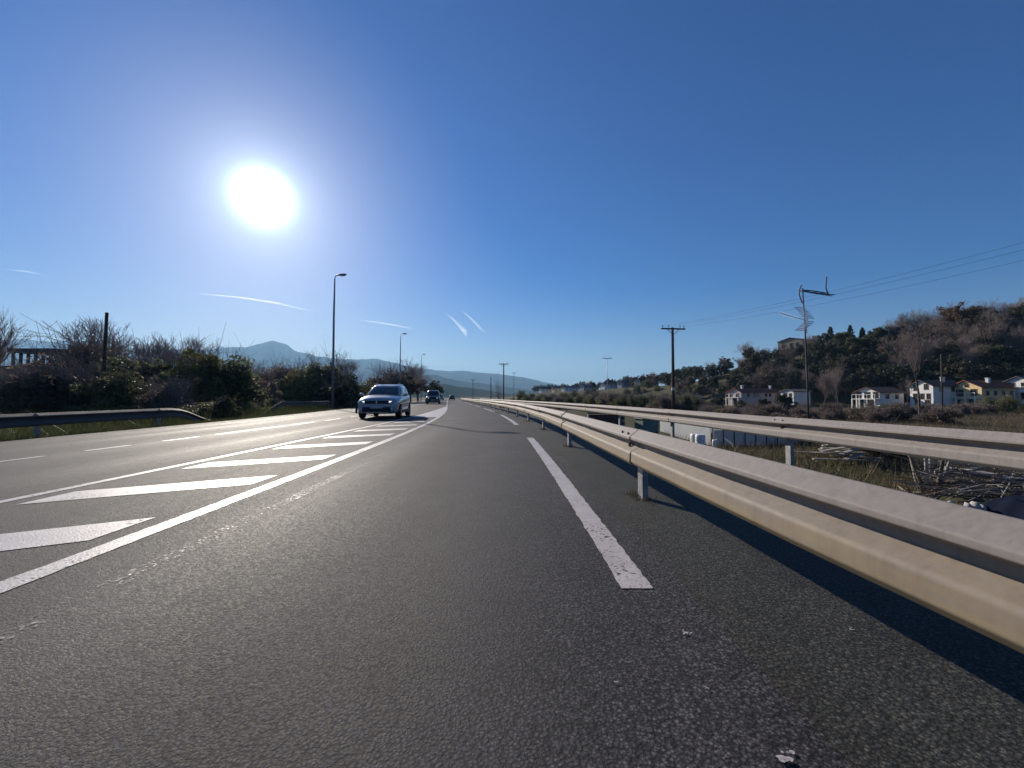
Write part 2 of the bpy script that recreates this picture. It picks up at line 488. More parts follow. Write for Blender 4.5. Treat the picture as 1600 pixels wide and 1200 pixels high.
for yk in (-0.3, 1.5, 3.26, 5.0, 6.78, 8.8, 10.7, 12.5, 14.3, 16.2):
    oR, oL = -0.24, island_left(yk - 1.0) + 0.24
    dy = 0.84 * (oR - oL) / 1.55; th = 0.52
    v = [road_pt(yk - dy, oL, 0.004), road_pt(yk, oR, 0.004), road_pt(yk - th, oR, 0.004), road_pt(yk - dy - th, oL, 0.004)]
    # ends cut along the bounding lines
    v[2] = (v[2][0], v[2][1], 0.004)
    me = bpy.data.meshes.new('chevron_stripe'); me.from_pydata(v, [], [(3, 2, 1, 0)])
    link('chevron_stripe', me, M['paint'], road, fix=False)
strip('gore_triangle', np.linspace(19.5, 43.5, 24), lambda y: island_left(y) + 0.055, -0.077, 0.004, M['paint'], road)
for (a, b) in ((-1.4, 2.12 - 3.6), (2.06, 9.6), (14.0, 22.0), (26.5, 34.5), (39, 47), (51.5, 59.5), (64, 72)):
    if b > a: line('edge_dash', a, b, 3.17, 0.155)
for (a, b) in ((3.2, 4.0), (6.0, 6.62), (7.25, 8.1), (8.85, 9.85), (10.45, 13.6), (14.0, 15.6), (16.6, 18.2), (19.5, 22), (24, 28), (31, 35)):
    line('lane_dash', a, b, lambda y: -7.52 - float(x_left(y)) if y < 16 else -7.52 - float(x_left(16)) + (y - 16) * 0.05, 0.10)
line('lane_line', 36, 150, lambda y: -3.75, 0.12)
line('worn_dash', 4.9, 5.9, lambda y: -5.5 - float(x_left(y)), 0.11, M['ghost'], z=0.004)
line('edge_line', -10, 120, ROAD_LEFT + 0.35, 0.10, M['ghost'], z=0.004)
line('worn_line', 1.2, 9.5, 0.52, 0.12, M['ghost'], z=0.004)
strip('cross_strip', np.linspace(15.2, 15.5, 2), 0.35, 3.05, 0.003, M['tar'], road)  # dark strip laid across the lane
# flecks of spilt paint on the tarmac
def fleck(px, py, r):
    x, y, _ = on_z(px, py); rr = random.Random(int(px * 7 + py))
    mb = MB()
    for k in range(9):
        cx, cy = x + rr.uniform(-r, r), y + rr.uniform(-r, r) * 0.9
        s = r * rr.uniform(0.18, 0.42); n = 7; a0 = rr.random() * 6
        mb.add([(cx + s * rr.uniform(0.6, 1.2) * math.cos(a0 + k2 * 6.283 / n), cy + s * 0.8 * rr.uniform(0.6, 1.2) * math.sin(a0 + k2 * 6.283 / n), 0.0052 + 0.0003 * k) for k2 in range(n)], [tuple(range(n))])
    mb.build('paint_fleck', M['paint'], road, fix=False)
fleck(1072, 990, 0.018); fleck(1228, 1180, 0.026); fleck(1330, 985, 0.010); fleck(963, 1068, 0.006); fleck(1105, 1078, 0.006)

# ------------------------------------------------------------------ guardrails
def round_profile(pts, radii, n=4, support=0.004):
    """polyline with rounded corners and a support point beside each bend, so that flat faces stay flat"""
    out = [pts[0]]
    for i in range(1, len(pts) - 1):
        p, a_, b_ = Vector(pts[i]), Vector(pts[i - 1]), Vector(pts[i + 1])
        u, w = (a_ - p).normalized(), (b_ - p).normalized(); r_ = radii[i]
        half = math.acos(max(-1, min(1, u.dot(w)))) / 2; L = min(r_ / math.tan(half), 0.45 * min((a_ - p).length, (b_ - p).length)); r_ = L * math.tan(half)
        c = p + (u + w).normalized() * (r_ / math.sin(half))
        q0, q1 = p + u * L, p + w * L
        s0 = q0 + u * min(support, (a_ - q0).length * 0.3); s1 = q1 + w * min(support, (b_ - q1).length * 0.3)
        out.append(tuple(s0))
        for k in range(n + 1):
            d = (q0 - c).lerp(q1 - c, k / n).normalized() * r_; out.append(tuple(c + d))
        out.append(tuple(s1))
    out.append(pts[-1])
    return out
W_PROFILE = round_profile([(0.000, 0.316), (0.006, 0.3165), (0.083, 0.252), (0.084, 0.226), (0.000, 0.192), (0.000, 0.160), (0.080, 0.112), (0.084, 0.030), (0.060, 0.001), (0.052, 0.004)], [0, 0.004, 0.014, 0.008, 0.012, 0.010, 0.030, 0.018, 0.003, 0])
def beam_ring(p, n, zt):
    ring = []
    for d, h in W_PROFILE: ring.append((p[0] + n[0] * d, p[1] + n[1] * d, zt - 0.316 + h))
    for d, h in reversed(W_PROFILE): ring.append((p[0] + n[0] * (d - 0.005), p[1] + n[1] * (d - 0.005), zt - 0.316 + h))
    return ring
def post_mesh(name, h):
    """C-section steel post, open side away from the traffic, foot at the origin, face towards -X"""
    w, d, t = 0.055, 0.11, 0.006
    out = [(0, -d / 2), (w, -d / 2), (w, -d / 2 + 0.015), (t, -d / 2 + t), (t, d / 2 - t), (w, d / 2 - 0.015), (w, d / 2), (0, d / 2)]
    mb = MB(); mb.rings([[(x, y, -0.25) for x, y in out], [(x, y, h) for x, y in out]])
    me = bpy.data.meshes.new(name); me.from_pydata(mb.v, [], mb.f); me.materials.append(M['post']); return me
BOLT = MB().rings([[(0, 0.013 * math.cos(k), 0.013 * math.sin(k)) for k in np.linspace(0, 6.283, 8, endpoint=False)], [(-0.012, 0.010 * math.cos(k), 0.010 * math.sin(k)) for k in np.linspace(0, 6.283, 8, endpoint=False)]])
BOLT_ME = bpy.data.meshes.new('bolt'); BOLT_ME.from_pydata(BOLT.v, [], BOLT.f); BOLT_ME.materials.append(M['dark_metal'])
SPACER_ME = bpy.data.meshes.new('spacer'); _mb = MB().box((0.03, 0, 0), (0.06, 0.13, 0.24)); SPACER_ME.from_pydata(_mb.v, [], _mb.f); SPACER_ME.materials.append(M['rust'])

def guardrail(label, xfun, zfun, gfun, y_cuts, side, rail_m, bolts_until=14.0, setback=0.075, jitter=0.0, post_h=0.60):
    """side -1: face towards -X. y_cuts: where beams join (posts stand there)."""
    root = empty('guardrail', (0, 0, 0)); tag(root, label, 'guardrail', 'steel guardrails along the road')
    rr = random.Random(int(abs(y_cuts[0]) * 31) + len(y_cuts))
    pm = post_mesh('post', post_h)
    def frame(y):
        x0, x1 = xfun(y - 0.05), xfun(y + 0.05)
        t = Vector((x1 - x0, 0.1, 0)).normalized(); n = Vector((t.y, -t.x, 0)) * (1 if side > 0 else -1)
        return Vector((xfun(y), y, 0)), n
    for i in range(len(y_cuts) - 1):
        a, b = y_cuts[i], y_cuts[i + 1]
        over = 0.30
        ys = np.linspace(a - 0.02, b + over, max(4, int((b - a) / (0.22 if abs(a) < 13 else 0.6)) + 2))
        rings = []
        dents = [(rr.uniform(a, b), rr.uniform(0.1, 0.3), rr.uniform(-0.012, 0.003)) for _ in range(3)]
        j0, j1 = rr.uniform(-jitter, jitter), rr.uniform(-jitter, jitter)
        for q, y in enumerate(ys):
            p, n = frame(y)
            u = q / (len(ys) - 1)
            # a beam's far end tucks behind the next one
            p = p - n * (0.011 * u) + n * (j0 * (1 - u) + j1 * u) * 0.4
            p = p + n * (0.0018 * math.sin(y * 7.3 + i) + sum(dd * math.exp(-((y - yc) / w_) ** 2) for yc, w_, dd in dents) * (1 if jitter > 0 else 0))
            rings.append(beam_ring(p, n, zfun(y) + j0 * (1 - u) + j1 * u))
        mb = MB().rings(rings, cap=False)
        mb.build('beam', rail_m, root, smooth=True)
    for i, y in enumerate(y_cuts):
        y = y + 0.15
        p, n = frame(y); zt = zfun(y)
        if zt < 0.3: continue
        rz = math.atan2(-n.y, -n.x)
        o = obj('post', pm, root); o.location = (p.x - n.x * setback, p.y - n.y * setback, zt - 0.02 - post_h); o.rotation_euler = (0, 0, rz + rr.uniform(-0.05, 0.05))
        s = obj('spacer', SPACER_ME, root); s.location = (p.x - n.x * 0.004, p.y - n.y * 0.004, zt - 0.158); s.rotation_euler = (0, 0, rz)
        if abs(y) < bolts_until:
            for dz in (-0.045, -0.27):
                for dy in (0.02, 0.19):
                    q, n2 = frame(y - 0.1 + dy)
                    bo = obj('bolt', BOLT_ME, root); bo.location = (q.x + n2.x * 0.055, q.y + n2.y * 0.055, zt + dz); bo.rotation_euler = (0, 0, rz)
            q, n2 = frame(y)
            bo = obj('bolt', BOLT_ME, root); bo.location = (q.x + n2.x * 0.014, q.y, zt - 0.158); bo.rotation_euler = (0, 0, rz); bo.scale = (1.5, 1.6, 1.6)
    return root
def near(y): return math.exp(-max(y - 0.9, 0.0) / 1.3)
cuts1 = [-8.4, -4.35, -0.3, 3.72, 7.75, 11.8] + [15.8 + 4 * k for k in range(24)]
guardrail('long weathered tan and grey steel guardrail nearest the lane, running alongside the shoulder', lambda y: float(x_left(y)) + RAIL1 - 0.03 + near(y) * 0.17, lambda y: 0.665 - 0.035 * near(y), lambda y: 0, cuts1, -1, M['rail'], jitter=0.006)
cuts2 = [-6.0, -2.0, 2.05] + [6.1 + 4 * k for k in range(20)]
guardrail('pale grey steel guardrail further back, standing behind the tan guardrail', lambda y: float(x_left(y)) + RAIL2 + 0.5 * math.exp(-max(y, 0) / 4.0), lambda y: 0.645, lambda y: 0, cuts2, -1, M['rail2'], bolts_until=9.0, jitter=0.006, post_h=1.75)
def z3(y):
    return 0.56 - 0.66 * sstep((y - 14.4) / 4.6)
guardrail('dark steel guardrail across the road whose end slopes down into the verge', lambda y: -11.05 - 0.11 * (y - 5) - 0.9 * sstep((y - 14) / 5), z3, lambda y: -0.1, [-6, -2, 2, 6, 10, 14, 17.2, 18.6], 1, M['rail_backlit'], 0.0)
def z4(y):
    return 0.64 - 0.74 * (1 - sstep((y - 24.2) / 2.8))
guardrail('dark steel guardrail across the road rising from the verge beyond a gap', lambda y: float(x_left(y)) - 10.0 - 0.9 * (1 - sstep((y - 24) / 8)), z4, lambda y: -0.1, [24.4, 27, 31, 35, 39, 43, 47, 51, 55, 59, 63, 67, 71, 75], 1, M['rail_backlit'], 0.0)

# ------------------------------------------------------------------ mountains
def ridge(name, label, pts, dist, back, base_z, front, rough, m, seed=0):
    """a real range: crest through the given outline, a front slope and a back slope with gullies"""
    pts = np.array(pts, dtype=float); rr = np.random.default_rng(seed)
    px = np.arange(pts[0, 0], pts[-1, 0] + 1, 4.0)
    py = np.interp(px, pts[:, 0], pts[:, 1])
    k = np.array([1, 2, 1]) / 4.0
    py[1:-1] = np.convolve(py, k, 'valid')
    ph = rr.uniform(0, 6.28, 8)
    def gul(i, t): return sum(math.sin(px[i] * w + ph[j] + t * 2.0 * (j + 1)) / (j + 1.5) for j, w in enumerate((0.045, 0.11, 0.23, 0.41)))
    rows = []
    prof = [(-front, 0.0), (-front * 0.78, 0.13), (-front * 0.58, 0.32), (-front * 0.38, 0.55), (-front * 0.2, 0.78), (-front * 0.08, 0.93), (0, 1.0), (back * 0.15, 0.86), (back * 0.5, 0.45), (back, 0.0)]
    for i in range(len(px)):
        x0, y0, zc = at_y(px[i], py[i], dist)
        zc += rough * (gul(i, 9.0) * 0.15 + 0.12 * math.sin(px[i] * 0.9 + seed) * math.sin(px[i] * 0.37))
        row = []
        for d, h in prof:
            yy = dist + d * (1 + 0.06 * gul(i, h * 3)); xx = (px[i] - 800) / F * yy
            hh = h + (0.05 * gul(i, h * 4) if 0.05 < h < 0.97 else 0)
            row.append((xx, yy, base_z + (zc - base_z) * hh))
        rows.append(row)
    n = len(prof); v = [p for r_ in rows for p in r_]
    f = [(i * n + j, i * n + j + 1, (i + 1) * n + j + 1, (i + 1) * n + j) for i in range(len(rows) - 1) for j in range(n - 1)]
    me = bpy.data.meshes.new(name); me.from_pydata(v, [], f)
    o = link(name, me, m, smooth=True)
    tag(o, label, None, None, 'structure')
ridge('mountain', 'hazy blue mountain range with one pointed summit', [(-110, 548), (-60, 540), (10, 532), (30, 529), (70, 534), (110, 534), (160, 540), (230, 546), (320, 546), (360, 542), (384, 543), (404, 537), (424, 532), (438, 536), (448, 538), (460, 549), (480, 552), (498, 558), (530, 561), (558, 562), (586, 560), (617, 567), (640, 573), (677, 578), (700, 580), (724, 579), (750, 582), (776, 584), (820, 590), (850, 597), (900, 606), (980, 616), (1060, 620)], 5600, 2500, -5, 2200, 18, M['mountain'], 1)
ridge('mountain', 'lower hazy ridge in front of the far range', [(560, 606), (600, 596), (640, 590), (668, 585), (682, 586), (701, 592), (724, 596), (752, 599), (790, 604), (840, 612), (900, 619)], 3000, 900, -4, 900, 10, M['mountain'], 2)
ridge('mountain', 'dark low wooded ridge where the road vanishes', [(600, 612), (640, 606), (680, 600), (694, 599), (711, 604), (732, 606), (760, 610), (800, 616), (850, 620)], 1300, 300, -3, 300, 5, M['mountain'], 3)

# ------------------------------------------------------------------ vegetation prototypes
def seg_mesh(name, segs, sides, m):
    """segs: rows p0(3) p1(3) r0 r1 -> tapered prisms"""
    s = np.array(segs, dtype=float); p0, p1, r0, r1 = s[:, :3], s[:, 3:6], s[:, 6], s[:, 7]
    t = p1 - p0; t /= np.linalg.norm(t, axis=1, keepdims=True) + 1e-9
    ref = np.where(np.abs(t[:, 2:3]) > 0.9, np.array([[1.0, 0, 0]]), np.array([[0, 0, 1.0]]))
    a = np.cross(t, ref); a /= np.linalg.norm(a, axis=1, keepdims=True) + 1e-9
    b = np.cross(t, a)
    N = len(s); vs = np.zeros((N, 2 * sides, 3))
    for k in range(sides):
        c, q = math.cos(2 * math.pi * k / sides), math.sin(2 * math.pi * k / sides)
        vs[:, k] = p0 + (a * c + b * q) * r0[:, None]
        vs[:, sides + k] = p1 + (a * c + b * q) * r1[:, None]
    base = (np.arange(N) * 2 * sides)[:, None]
    fs = np.concatenate([base + np.array([[k, (k + 1) % sides, sides + (k + 1) % sides, sides + k]]) for k in range(sides)])
    return np_mesh(name, vs.reshape(-1, 3), fs, m)
def leaves(centres, radii, per, size, rng, flat=0.8, stretch=1.6):
    """diamond leaves scattered through clumps"""
    c = np.repeat(centres, per, axis=0); r_ = np.repeat(radii, per)
    N = len(c)
    d = rng.normal(size=(N, 3)); d /= np.linalg.norm(d, axis=1, keepdims=True)
    p = c + d * (r_ * rng.uniform(0.15, 1.0, N) ** 0.45)[:, None] * np.array([1, 1, flat])
    u = rng.normal(size=(N, 3)); u /= np.linalg.norm(u, axis=1, keepdims=True)
    w = np.cross(u, rng.normal(size=(N, 3))); w /= np.linalg.norm(w, axis=1, keepdims=True)
    s = (size * rng.uniform(0.6, 1.3, N))[:, None]
    v = np.stack([p - u * s * stretch / 2, p + w * s * 0.5, p + u * s * stretch / 2, p - w * s * 0.5], axis=1).reshape(-1, 3)
    f = np.arange(N * 4).reshape(-1, 4)
    return v, f
def grow(rng, h, levels, kids, spread, trunk_r, trunk_frac=0.3, up=0.35, tw=0.012, curl=0.18):
    segs = [[] for _ in range(levels + 1)]
    tips = []
    def branch(p, d, L, r_, lv):
        n = 3 if lv < 2 else 2
        q = p; rr = r_
        for k in range(n):
            d = d + rng.normal(size=3) * curl * (0.4 if lv == 0 else 1.0); d[2] += up * 0.25; d /= np.linalg.norm(d)
            q2 = q + d * L / n; r2 = max(rr * (0.78 if lv else 0.86), tw * 0.6)
            segs[lv].append((*q, *q2, rr, r2)); q, rr = q2, r2
            if lv < levels and (lv > 0 or k == n - 1 or rng.random() < 0.5):
                m_ = kids[min(lv, len(kids) - 1)]
                m_ = m_ if k == n - 1 else max(1, m_ // 2)
                for _ in range(m_):
                    a = rng.normal(size=3); a -= d * a.dot(d); a /= np.linalg.norm(a) + 1e-9
                    sp = spread * rng.uniform(0.6, 1.2)
                    nd = d * math.cos(sp) + a * math.sin(sp); nd[2] += up * 0.3; nd /= np.linalg.norm(nd)
                    branch(q, nd, L * rng.uniform(0.55, 0.78), max(rr * 0.62, tw), lv + 1)
        if lv == levels: tips.append(q)
    branch(np.array([0, 0, -0.2]), np.array([0, 0, 1.0]), h * trunk_frac, trunk_r, 0)
    return segs, np.array(tips)
def norm_segs(segs, tips, h):
    top = max(s[5] for l in segs for s in l); k = h / top
    out = [[tuple(np.array(s[:6]) * k) + tuple(s[6:]) for s in l] for l in segs]
    return out, tips * k
PROTO = {}
def proto(key, trunk_me, crown_me): PROTO[key] = (trunk_me, crown_me)
def make_bare(key, seed, h=10, levels=4, kids=(4, 3, 3, 3), spread=0.55, tr=0.16, m='twig', up=0.4, tw=0.014, frac=0.3, leafm=None, leafn=0, leafs=0.1):
    rng = np.random.default_rng(seed)
    segs, tips = grow(rng, h, levels, kids, spread, tr, frac, up, tw)
    segs, tips = norm_segs(segs, tips, h)
    low = segs[0] + segs[1]; high = [s for l in segs[2:] for s in l]
    t = seg_mesh('trunk', low, 6, M['bark']); c = seg_mesh('crown', high, 3, M[m])
    proto(key, t, c)
    return len(high)
def make_leafy(key, seed, h=8, w=6, clumps=55, per=90, size=0.22, m='leaf_dark', trunk_h=0.25, lumps=6, egg=1.0, m2=None):
    """broadleaf crown: limbs, then clumps of leaf-sized faces on lumpy lobes with gaps"""
    rng = np.random.default_rng(seed)
    lob = []
    for k in range(lumps):
        a = rng.uniform(0, 6.28); rr = rng.uniform(0.15, 0.42) * w; zc = rng.uniform(trunk_h + 0.18, 0.78) * h
        lob.append((rr * math.cos(a), rr * math.sin(a), zc, rng.uniform(0.20, 0.30) * w))
    lob.append((0, 0, h * 0.74, 0.27 * w))
    cs, rs = [], []
    for k in range(clumps):
        L = lob[rng.integers(len(lob))]; d = rng.normal(size=3); d /= np.linalg.norm(d)
        p = np.array(L[:3]) + d * L[3] * rng.uniform(0.55, 1.08)
        if p[2] < h * trunk_h * 0.7: p[2] = h * trunk_h * 0.7 + rng.uniform(0, 0.5)
        cs.append(p); rs.append(rng.uniform(0.07, 0.13) * w)
    cs = np.array(cs); cs[:, 2] *= h / (cs[:, 2].max() + 0.08 * w)
    v, f = leaves(cs, np.array(rs), per, size, rng)
    c = np_mesh('crown', v, f, M[m])
    segs = [(0, 0, -0.3, 0, 0, h * trunk_h, 0.022 * h, 0.017 * h)]
    for L in lob:
        a = np.array([0, 0, h * trunk_h]); b = np.array(L[:3]); mid = (a + b) / 2 + rng.normal(size=3) * 0.1
        segs += [(*a, *mid, 0.013 * h, 0.009 * h), (*mid, *b, 0.009 * h, 0.004 * h)]
        for _ in range(4):
            e = b + rng.normal(size=3) * L[3] * 0.5; segs.append((*b, *e, 0.005 * h, 0.002 * h))
    proto(key, seg_mesh('trunk', segs, 6, M['bark']), c)
def make_shrub(key, seed, h=3, w=4, clumps=60, per=60, size=0.12, m='leaf_green', stems=26, twigs=True):
    """shrub leafy to the ground, shoots poking out of the top"""
    rng = np.random.default_rng(seed)
    cs, rs = [], []
    for k in range(clumps):
        a = rng.uniform(0, 6.28); u = rng.uniform(0, 1) ** 0.5; z = rng.uniform(0.02, 1.0)
        prof = math.sqrt(max(1 - (z * 0.94) ** 2.2, 0.02)) * (0.75 + 0.25 * math.sin(3 * a + seed) + 0.18 * math.sin(5 * a + z * 6))
        cs.append((u * prof * w / 2 * math.cos(a), u * prof * w / 2 * math.sin(a), z * h * rng.uniform(0.75, 1.0))); rs.append(rng.uniform(0.08, 0.15) * w)
    cs = np.array(cs); v, f = leaves(cs, np.array(rs), per, size, rng)
    c = np_mesh('foliage', v, f, M[m])
    segs = []
    for k in range(stems):
        a = rng.uniform(0, 6.28); e = np.array([math.cos(a) * w * 0.42 * rng.random(), math.sin(a) * w * 0.42 * rng.random(), h * rng.uniform(0.8, 1.22)])
        p = np.array([e[0] * 0.2, e[1] * 0.2, -0.1]); mid = (p + e) / 2 + rng.normal(size=3) * 0.06 * h
        segs += [(*p, *mid, 0.022, 0.014), (*mid, *e, 0.014, 0.005)]
        for _ in range(5):
            t = rng.uniform(0.3, 0.95); b = mid + (e - mid) * t
            segs.append((*b, *(b + rng.normal(size=3) * 0.14 * h + np.array([0, 0, 0.1 * h])), 0.008, 0.004))
    proto(key, seg_mesh('stem', segs, 4, M['twig']), c)
def make_conifer(key, seed, h=9, w=4, col=False):
    rng = np.random.default_rng(seed)
    cs, rs = [], []
    nl = 26 if not col else 30
    for i in range(nl):
        u = i / (nl - 1); z = h * (0.08 + 0.9 * u)
        rad = w / 2 * ((1 - u) ** 0.85 + 0.03) if not col else w / 2 * math.sin(math.pi * min(0.12 + 0.86 * u, 1)) ** 0.6
        n = max(3, int(9 * rad / (w / 2)))
        for k in range(n):
            a = 6.283 * k / n + rng.uniform(0, 1); q = rad * rng.uniform(0.55, 1.0)
            cs.append((q * math.cos(a), q * math.sin(a), z - 0.12 * q + rng.normal() * 0.1)); rs.append(0.16 * w * (0.4 + 0.6 * rad / (w / 2)))
    v, f = leaves(np.array(cs), np.array(rs), 40, 0.2, rng, 0.6, 2.2)
    proto(key, seg_mesh('trunk', [(0, 0, -0.3, 0, 0, h * 0.96, 0.02 * h, 0.004 * h)], 6, M['bark']), np_mesh('crown', v, f, M['conifer']))
for k, s in enumerate((11, 12, 13)): make_bare('bare%d' % k, s, 10, 4, (5, 4, 4, 3), 0.52, 0.15, up=0.42)
make_bare('twiggy0', 21, 6, 4, (6, 5, 4, 3), 0.6, 0.07, up=0.45, tw=0.009, frac=0.16)
make_bare('twiggy1', 22, 6, 4, (6, 5, 4, 3), 0.5, 0.07, up=0.55, tw=0.009, frac=0.14)
make_bare('whip0', 23, 9, 3, (4, 3, 3), 0.32, 0.07, up=0.9, tw=0.012, frac=0.45)
make_bare('poplar0', 24, 12, 3, (5, 4, 4), 0.34, 0.13, up=0.95, tw=0.014, frac=0.5)
make_leafy('oak0', 31, 9, 7, 90, 80, 0.26, 'leaf_dark')
make_leafy('oak1', 32, 9, 7, 90, 80, 0.26, 'leaf_dark', lumps=8)
make_leafy('oak2', 33, 9, 7, 90, 80, 0.26, 'leaf_green', lumps=7)
make_leafy('rust0', 34, 11, 8, 110, 75, 0.24, 'leaf_rust', 0.28, 8)
make_leafy('brown0', 35, 9, 7, 80, 55, 0.22, 'leaf_brown', 0.25, 8)
make_leafy('tall0', 36, 7, 5, 110, 110, 0.13, 'leaf_olive', 0.1, 9)
make_shrub('green_shrub0', 41, 3, 4, 80, 90, 0.11, 'leaf_green')
make_shrub('green_shrub1', 42, 3, 4, 80, 90, 0.11, 'leaf_olive')
make_shrub('brown_shrub0', 43, 3, 4, 80, 70, 0.10, 'leaf_brown', 60)
make_shrub('brown_shrub1', 44, 3, 4, 70, 60, 0.10, 'leaf_brown', 80)
make_shrub('dark_shrub0', 45, 2, 2.6, 70, 110, 0.09, 'leaf_dark', 14)
make_shrub('pale_shrub0', 46, 2.2, 1.8, 45, 60, 0.09, 'leaf_pale', 20)
make_shrub('scrub0', 47, 1.4, 3.2, 60, 60, 0.10, 'leaf_brown', 40)
make_shrub('scrub1', 48, 1.2, 3.0, 60, 60, 0.10, 'leaf_olive', 30)
make_conifer('conifer0', 51, 9, 5.2)
make_conifer('cypress0', 52, 8, 1.6, True)

def plant(key, loc, s, name, label, cat, group=None, rz=None, sz=None, rr=random):
    t, c = PROTO[key]
    root = empty(name, loc, rr.uniform(0, 6.28) if rz is None else rz)
    root.scale = (s, s, sz if sz else s)
    a = obj('stem' if t.name.startswith('stem') else 'trunk', t, root); b = obj('foliage' if c.name.startswith('foliage') else 'crown', c, root)
    tag(root, label, cat, group)
    return root
def hz(x, y): return terrain(x, y)
def spot(px, y):
    x = (px - 800) / F * y; return (x, y, hz(x, y) - 0.05)

# --- left hedgerow: photo column, distance, top row, prototype, its own height, name, label, category
def hedge(px, y, top, key, h0, name, label, cat, wide=1.0):
    x, yy, z = spot(px, y); ztop = CAM_H + (HORIZON - top) * y / F
    k = max((ztop - z) / h0, 0.15)
    r_ = plant(key, (x, yy, z), k * wide, name, label, cat, 'trees and shrubs beyond the far verge', sz=k)
    return r_
hedge(-30, 17, 476, 'twiggy1', 6, 'young_tree', 'bare reddish tree cut by the edge of the picture beside the terrace building', 'tree', 0.8)
hedge(35, 24, 590, 'brown_shrub0', 3, 'shrub', 'brown bramble thicket below the flat roofed terrace building', 'shrub', 1.6)
hedge(105, 25, 572, 'brown_shrub1', 3, 'shrub', 'tall russet brown thicket just right of the flat roofed terrace', 'shrub', 1.5)
hedge(140, 30, 540, 'brown_shrub0', 3, 'shrub', 'dark brown thicket at the foot of the bare wooden post', 'shrub', 1.2)
hedge(150, 34, 492, 'twiggy0', 6, 'bare_tree', 'round bare twiggy tree behind the bare wooden post', 'tree', 1.25)
hedge(122, 36, 525, 'twiggy1', 6, 'bare_tree', 'smaller bare tree between the terrace building and the round twiggy tree', 'tree')
hedge(185, 23, 585, 'green_shrub1', 3, 'shrub', 'olive green shrub in front of the bare wooden post', 'shrub', 1.3)
hedge(228, 34, 513, 'twiggy1', 6, 'bare_tree', 'bare shoots rising between the wooden post and the tall olive tree', 'tree', 1.1)
hedge(225, 27, 560, 'green_shrub0', 3, 'shrub', 'dense green shrub below the bare shoots', 'shrub', 1.3)
hedge(262, 22, 600, 'brown_shrub1', 3, 'shrub', 'low brown shrub behind the sloping end of the guardrail', 'shrub', 1.2)
hedge(305, 27, 543, 'tall0', 7, 'leafy_tree', 'tall olive green leafy tree left of the pointed mountain summit', 'tree', 1.15)
hedge(300, 31, 520, 'twiggy0', 6, 'bare_tree', 'bare twigs sticking up behind the tall olive leafy tree', 'tree')
hedge(348, 30, 556, 'green_shrub0', 3, 'shrub', 'green shrub on the flank of the tall olive leafy tree', 'shrub', 1.1)
hedge(352, 19.8, 622, 'dark_shrub0', 2, 'shrub', 'small dark evergreen bush at the buried end of the guardrail', 'shrub', 1.0)
hedge(322, 20.5, 630, 'green_shrub1', 3, 'shrub', 'low weedy bush touching the sloping guardrail end', 'shrub', 2.2)
hedge(392, 26, 632, 'scrub1', 1.2, 'shrub', 'low pale scrub in the gap between the two far guardrails', 'shrub', 1.0)
hedge(372, 40, 580, 'brown_shrub0', 3, 'shrub', 'brown thicket below the slope of the summit, beside the olive tree', 'shrub', 1.3)
hedge(410, 48, 578, 'brown_shrub1', 3, 'shrub', 'reddish brown thicket straight below the pointed summit', 'shrub', 1.3)
hedge(425, 36, 594, 'pale_shrub0', 2.2, 'shrub', 'pale cream coloured bush standing out from the dark hedge', 'shrub', 1.0)
hedge(448, 46, 574, 'brown_shrub0', 3, 'shrub', 'brown thicket just right of the pale cream bush', 'shrub', 1.2)
hedge(470, 42, 580, 'green_shrub1', 3, 'shrub', 'olive hedge shrub left of the tall lamp post', 'shrub', 1.2)
hedge(490, 46, 548, 'whip0', 9, 'bare_tree', 'slender bare shoots left of the tall lamp post', 'tree', 0.9)
hedge(503, 44, 566, 'green_shrub0', 3, 'shrub', 'green shrub around the foot of the tall lamp post', 'shrub', 1.1)
hedge(542, 48, 546, 'bare0', 10, 'bare_tree', 'small bare tree just right of the tall lamp post', 'tree', 1.1)
hedge(545, 46, 588, 'green_shrub1', 3, 'shrub', 'olive shrub behind the oncoming crossover car', 'shrub', 1.2)
hedge(525, 38, 600, 'dark_shrub0', 2, 'shrub', 'dark round bush left of the oncoming crossover car', 'shrub', 1.4)
hedge(590, 66, 590, 'brown_shrub0', 3, 'shrub', 'brown thicket above the roof of the crossover car', 'shrub', 1.3)
hedge(612, 72, 578, 'brown_shrub1', 3, 'shrub', 'brown thicket left of the second lamp post', 'shrub', 1.2)
hedge(642, 78, 556, 'bare1', 10, 'bare_tree', 'dark bare tree between the second and third lamp posts', 'tree', 1.0)
hedge(630, 76, 580, 'oak0', 9, 'leafy_tree', 'dark leafy tree at the foot of the second lamp post', 'tree', 1.3)
hedge(655, 92, 566, 'bare2', 10, 'bare_tree', 'bare tree around the third lamp post', 'tree', 1.0)
hedge(652, 84, 588, 'brown0', 9, 'leafy_tree', 'brown leaved tree left of the dark van', 'tree', 1.2)
hedge(676, 120, 594, 'oak1', 9, 'leafy_tree', 'small dark tree directly above the dark van', 'tree', 1.2)
for i, (px, y, top) in enumerate(((575, 60, 606), (558, 52, 602), (460, 50, 592), (340, 40, 590), (190, 36, 560), (60, 34, 580))):
    hedge(px, y, top, ('brown_shrub0', 'dark_shrub0', 'brown_shrub1', 'green_shrub0', 'brown_shrub0', 'brown_shrub1')[i], (3, 2, 3, 3, 3, 3)[i], 'shrub',
          ('brown shrub showing over the crossover car bonnet', 'dark bush just behind the crossover car mirror', 'brown shrub filling the hedge behind the pale bush', 'green shrub filling the hedge behind the olive tree',
           'brown thicket filling the hedge behind the wooden post', 'dark thicket in front of the terrace building wall')[i], 'shrub', 1.5)

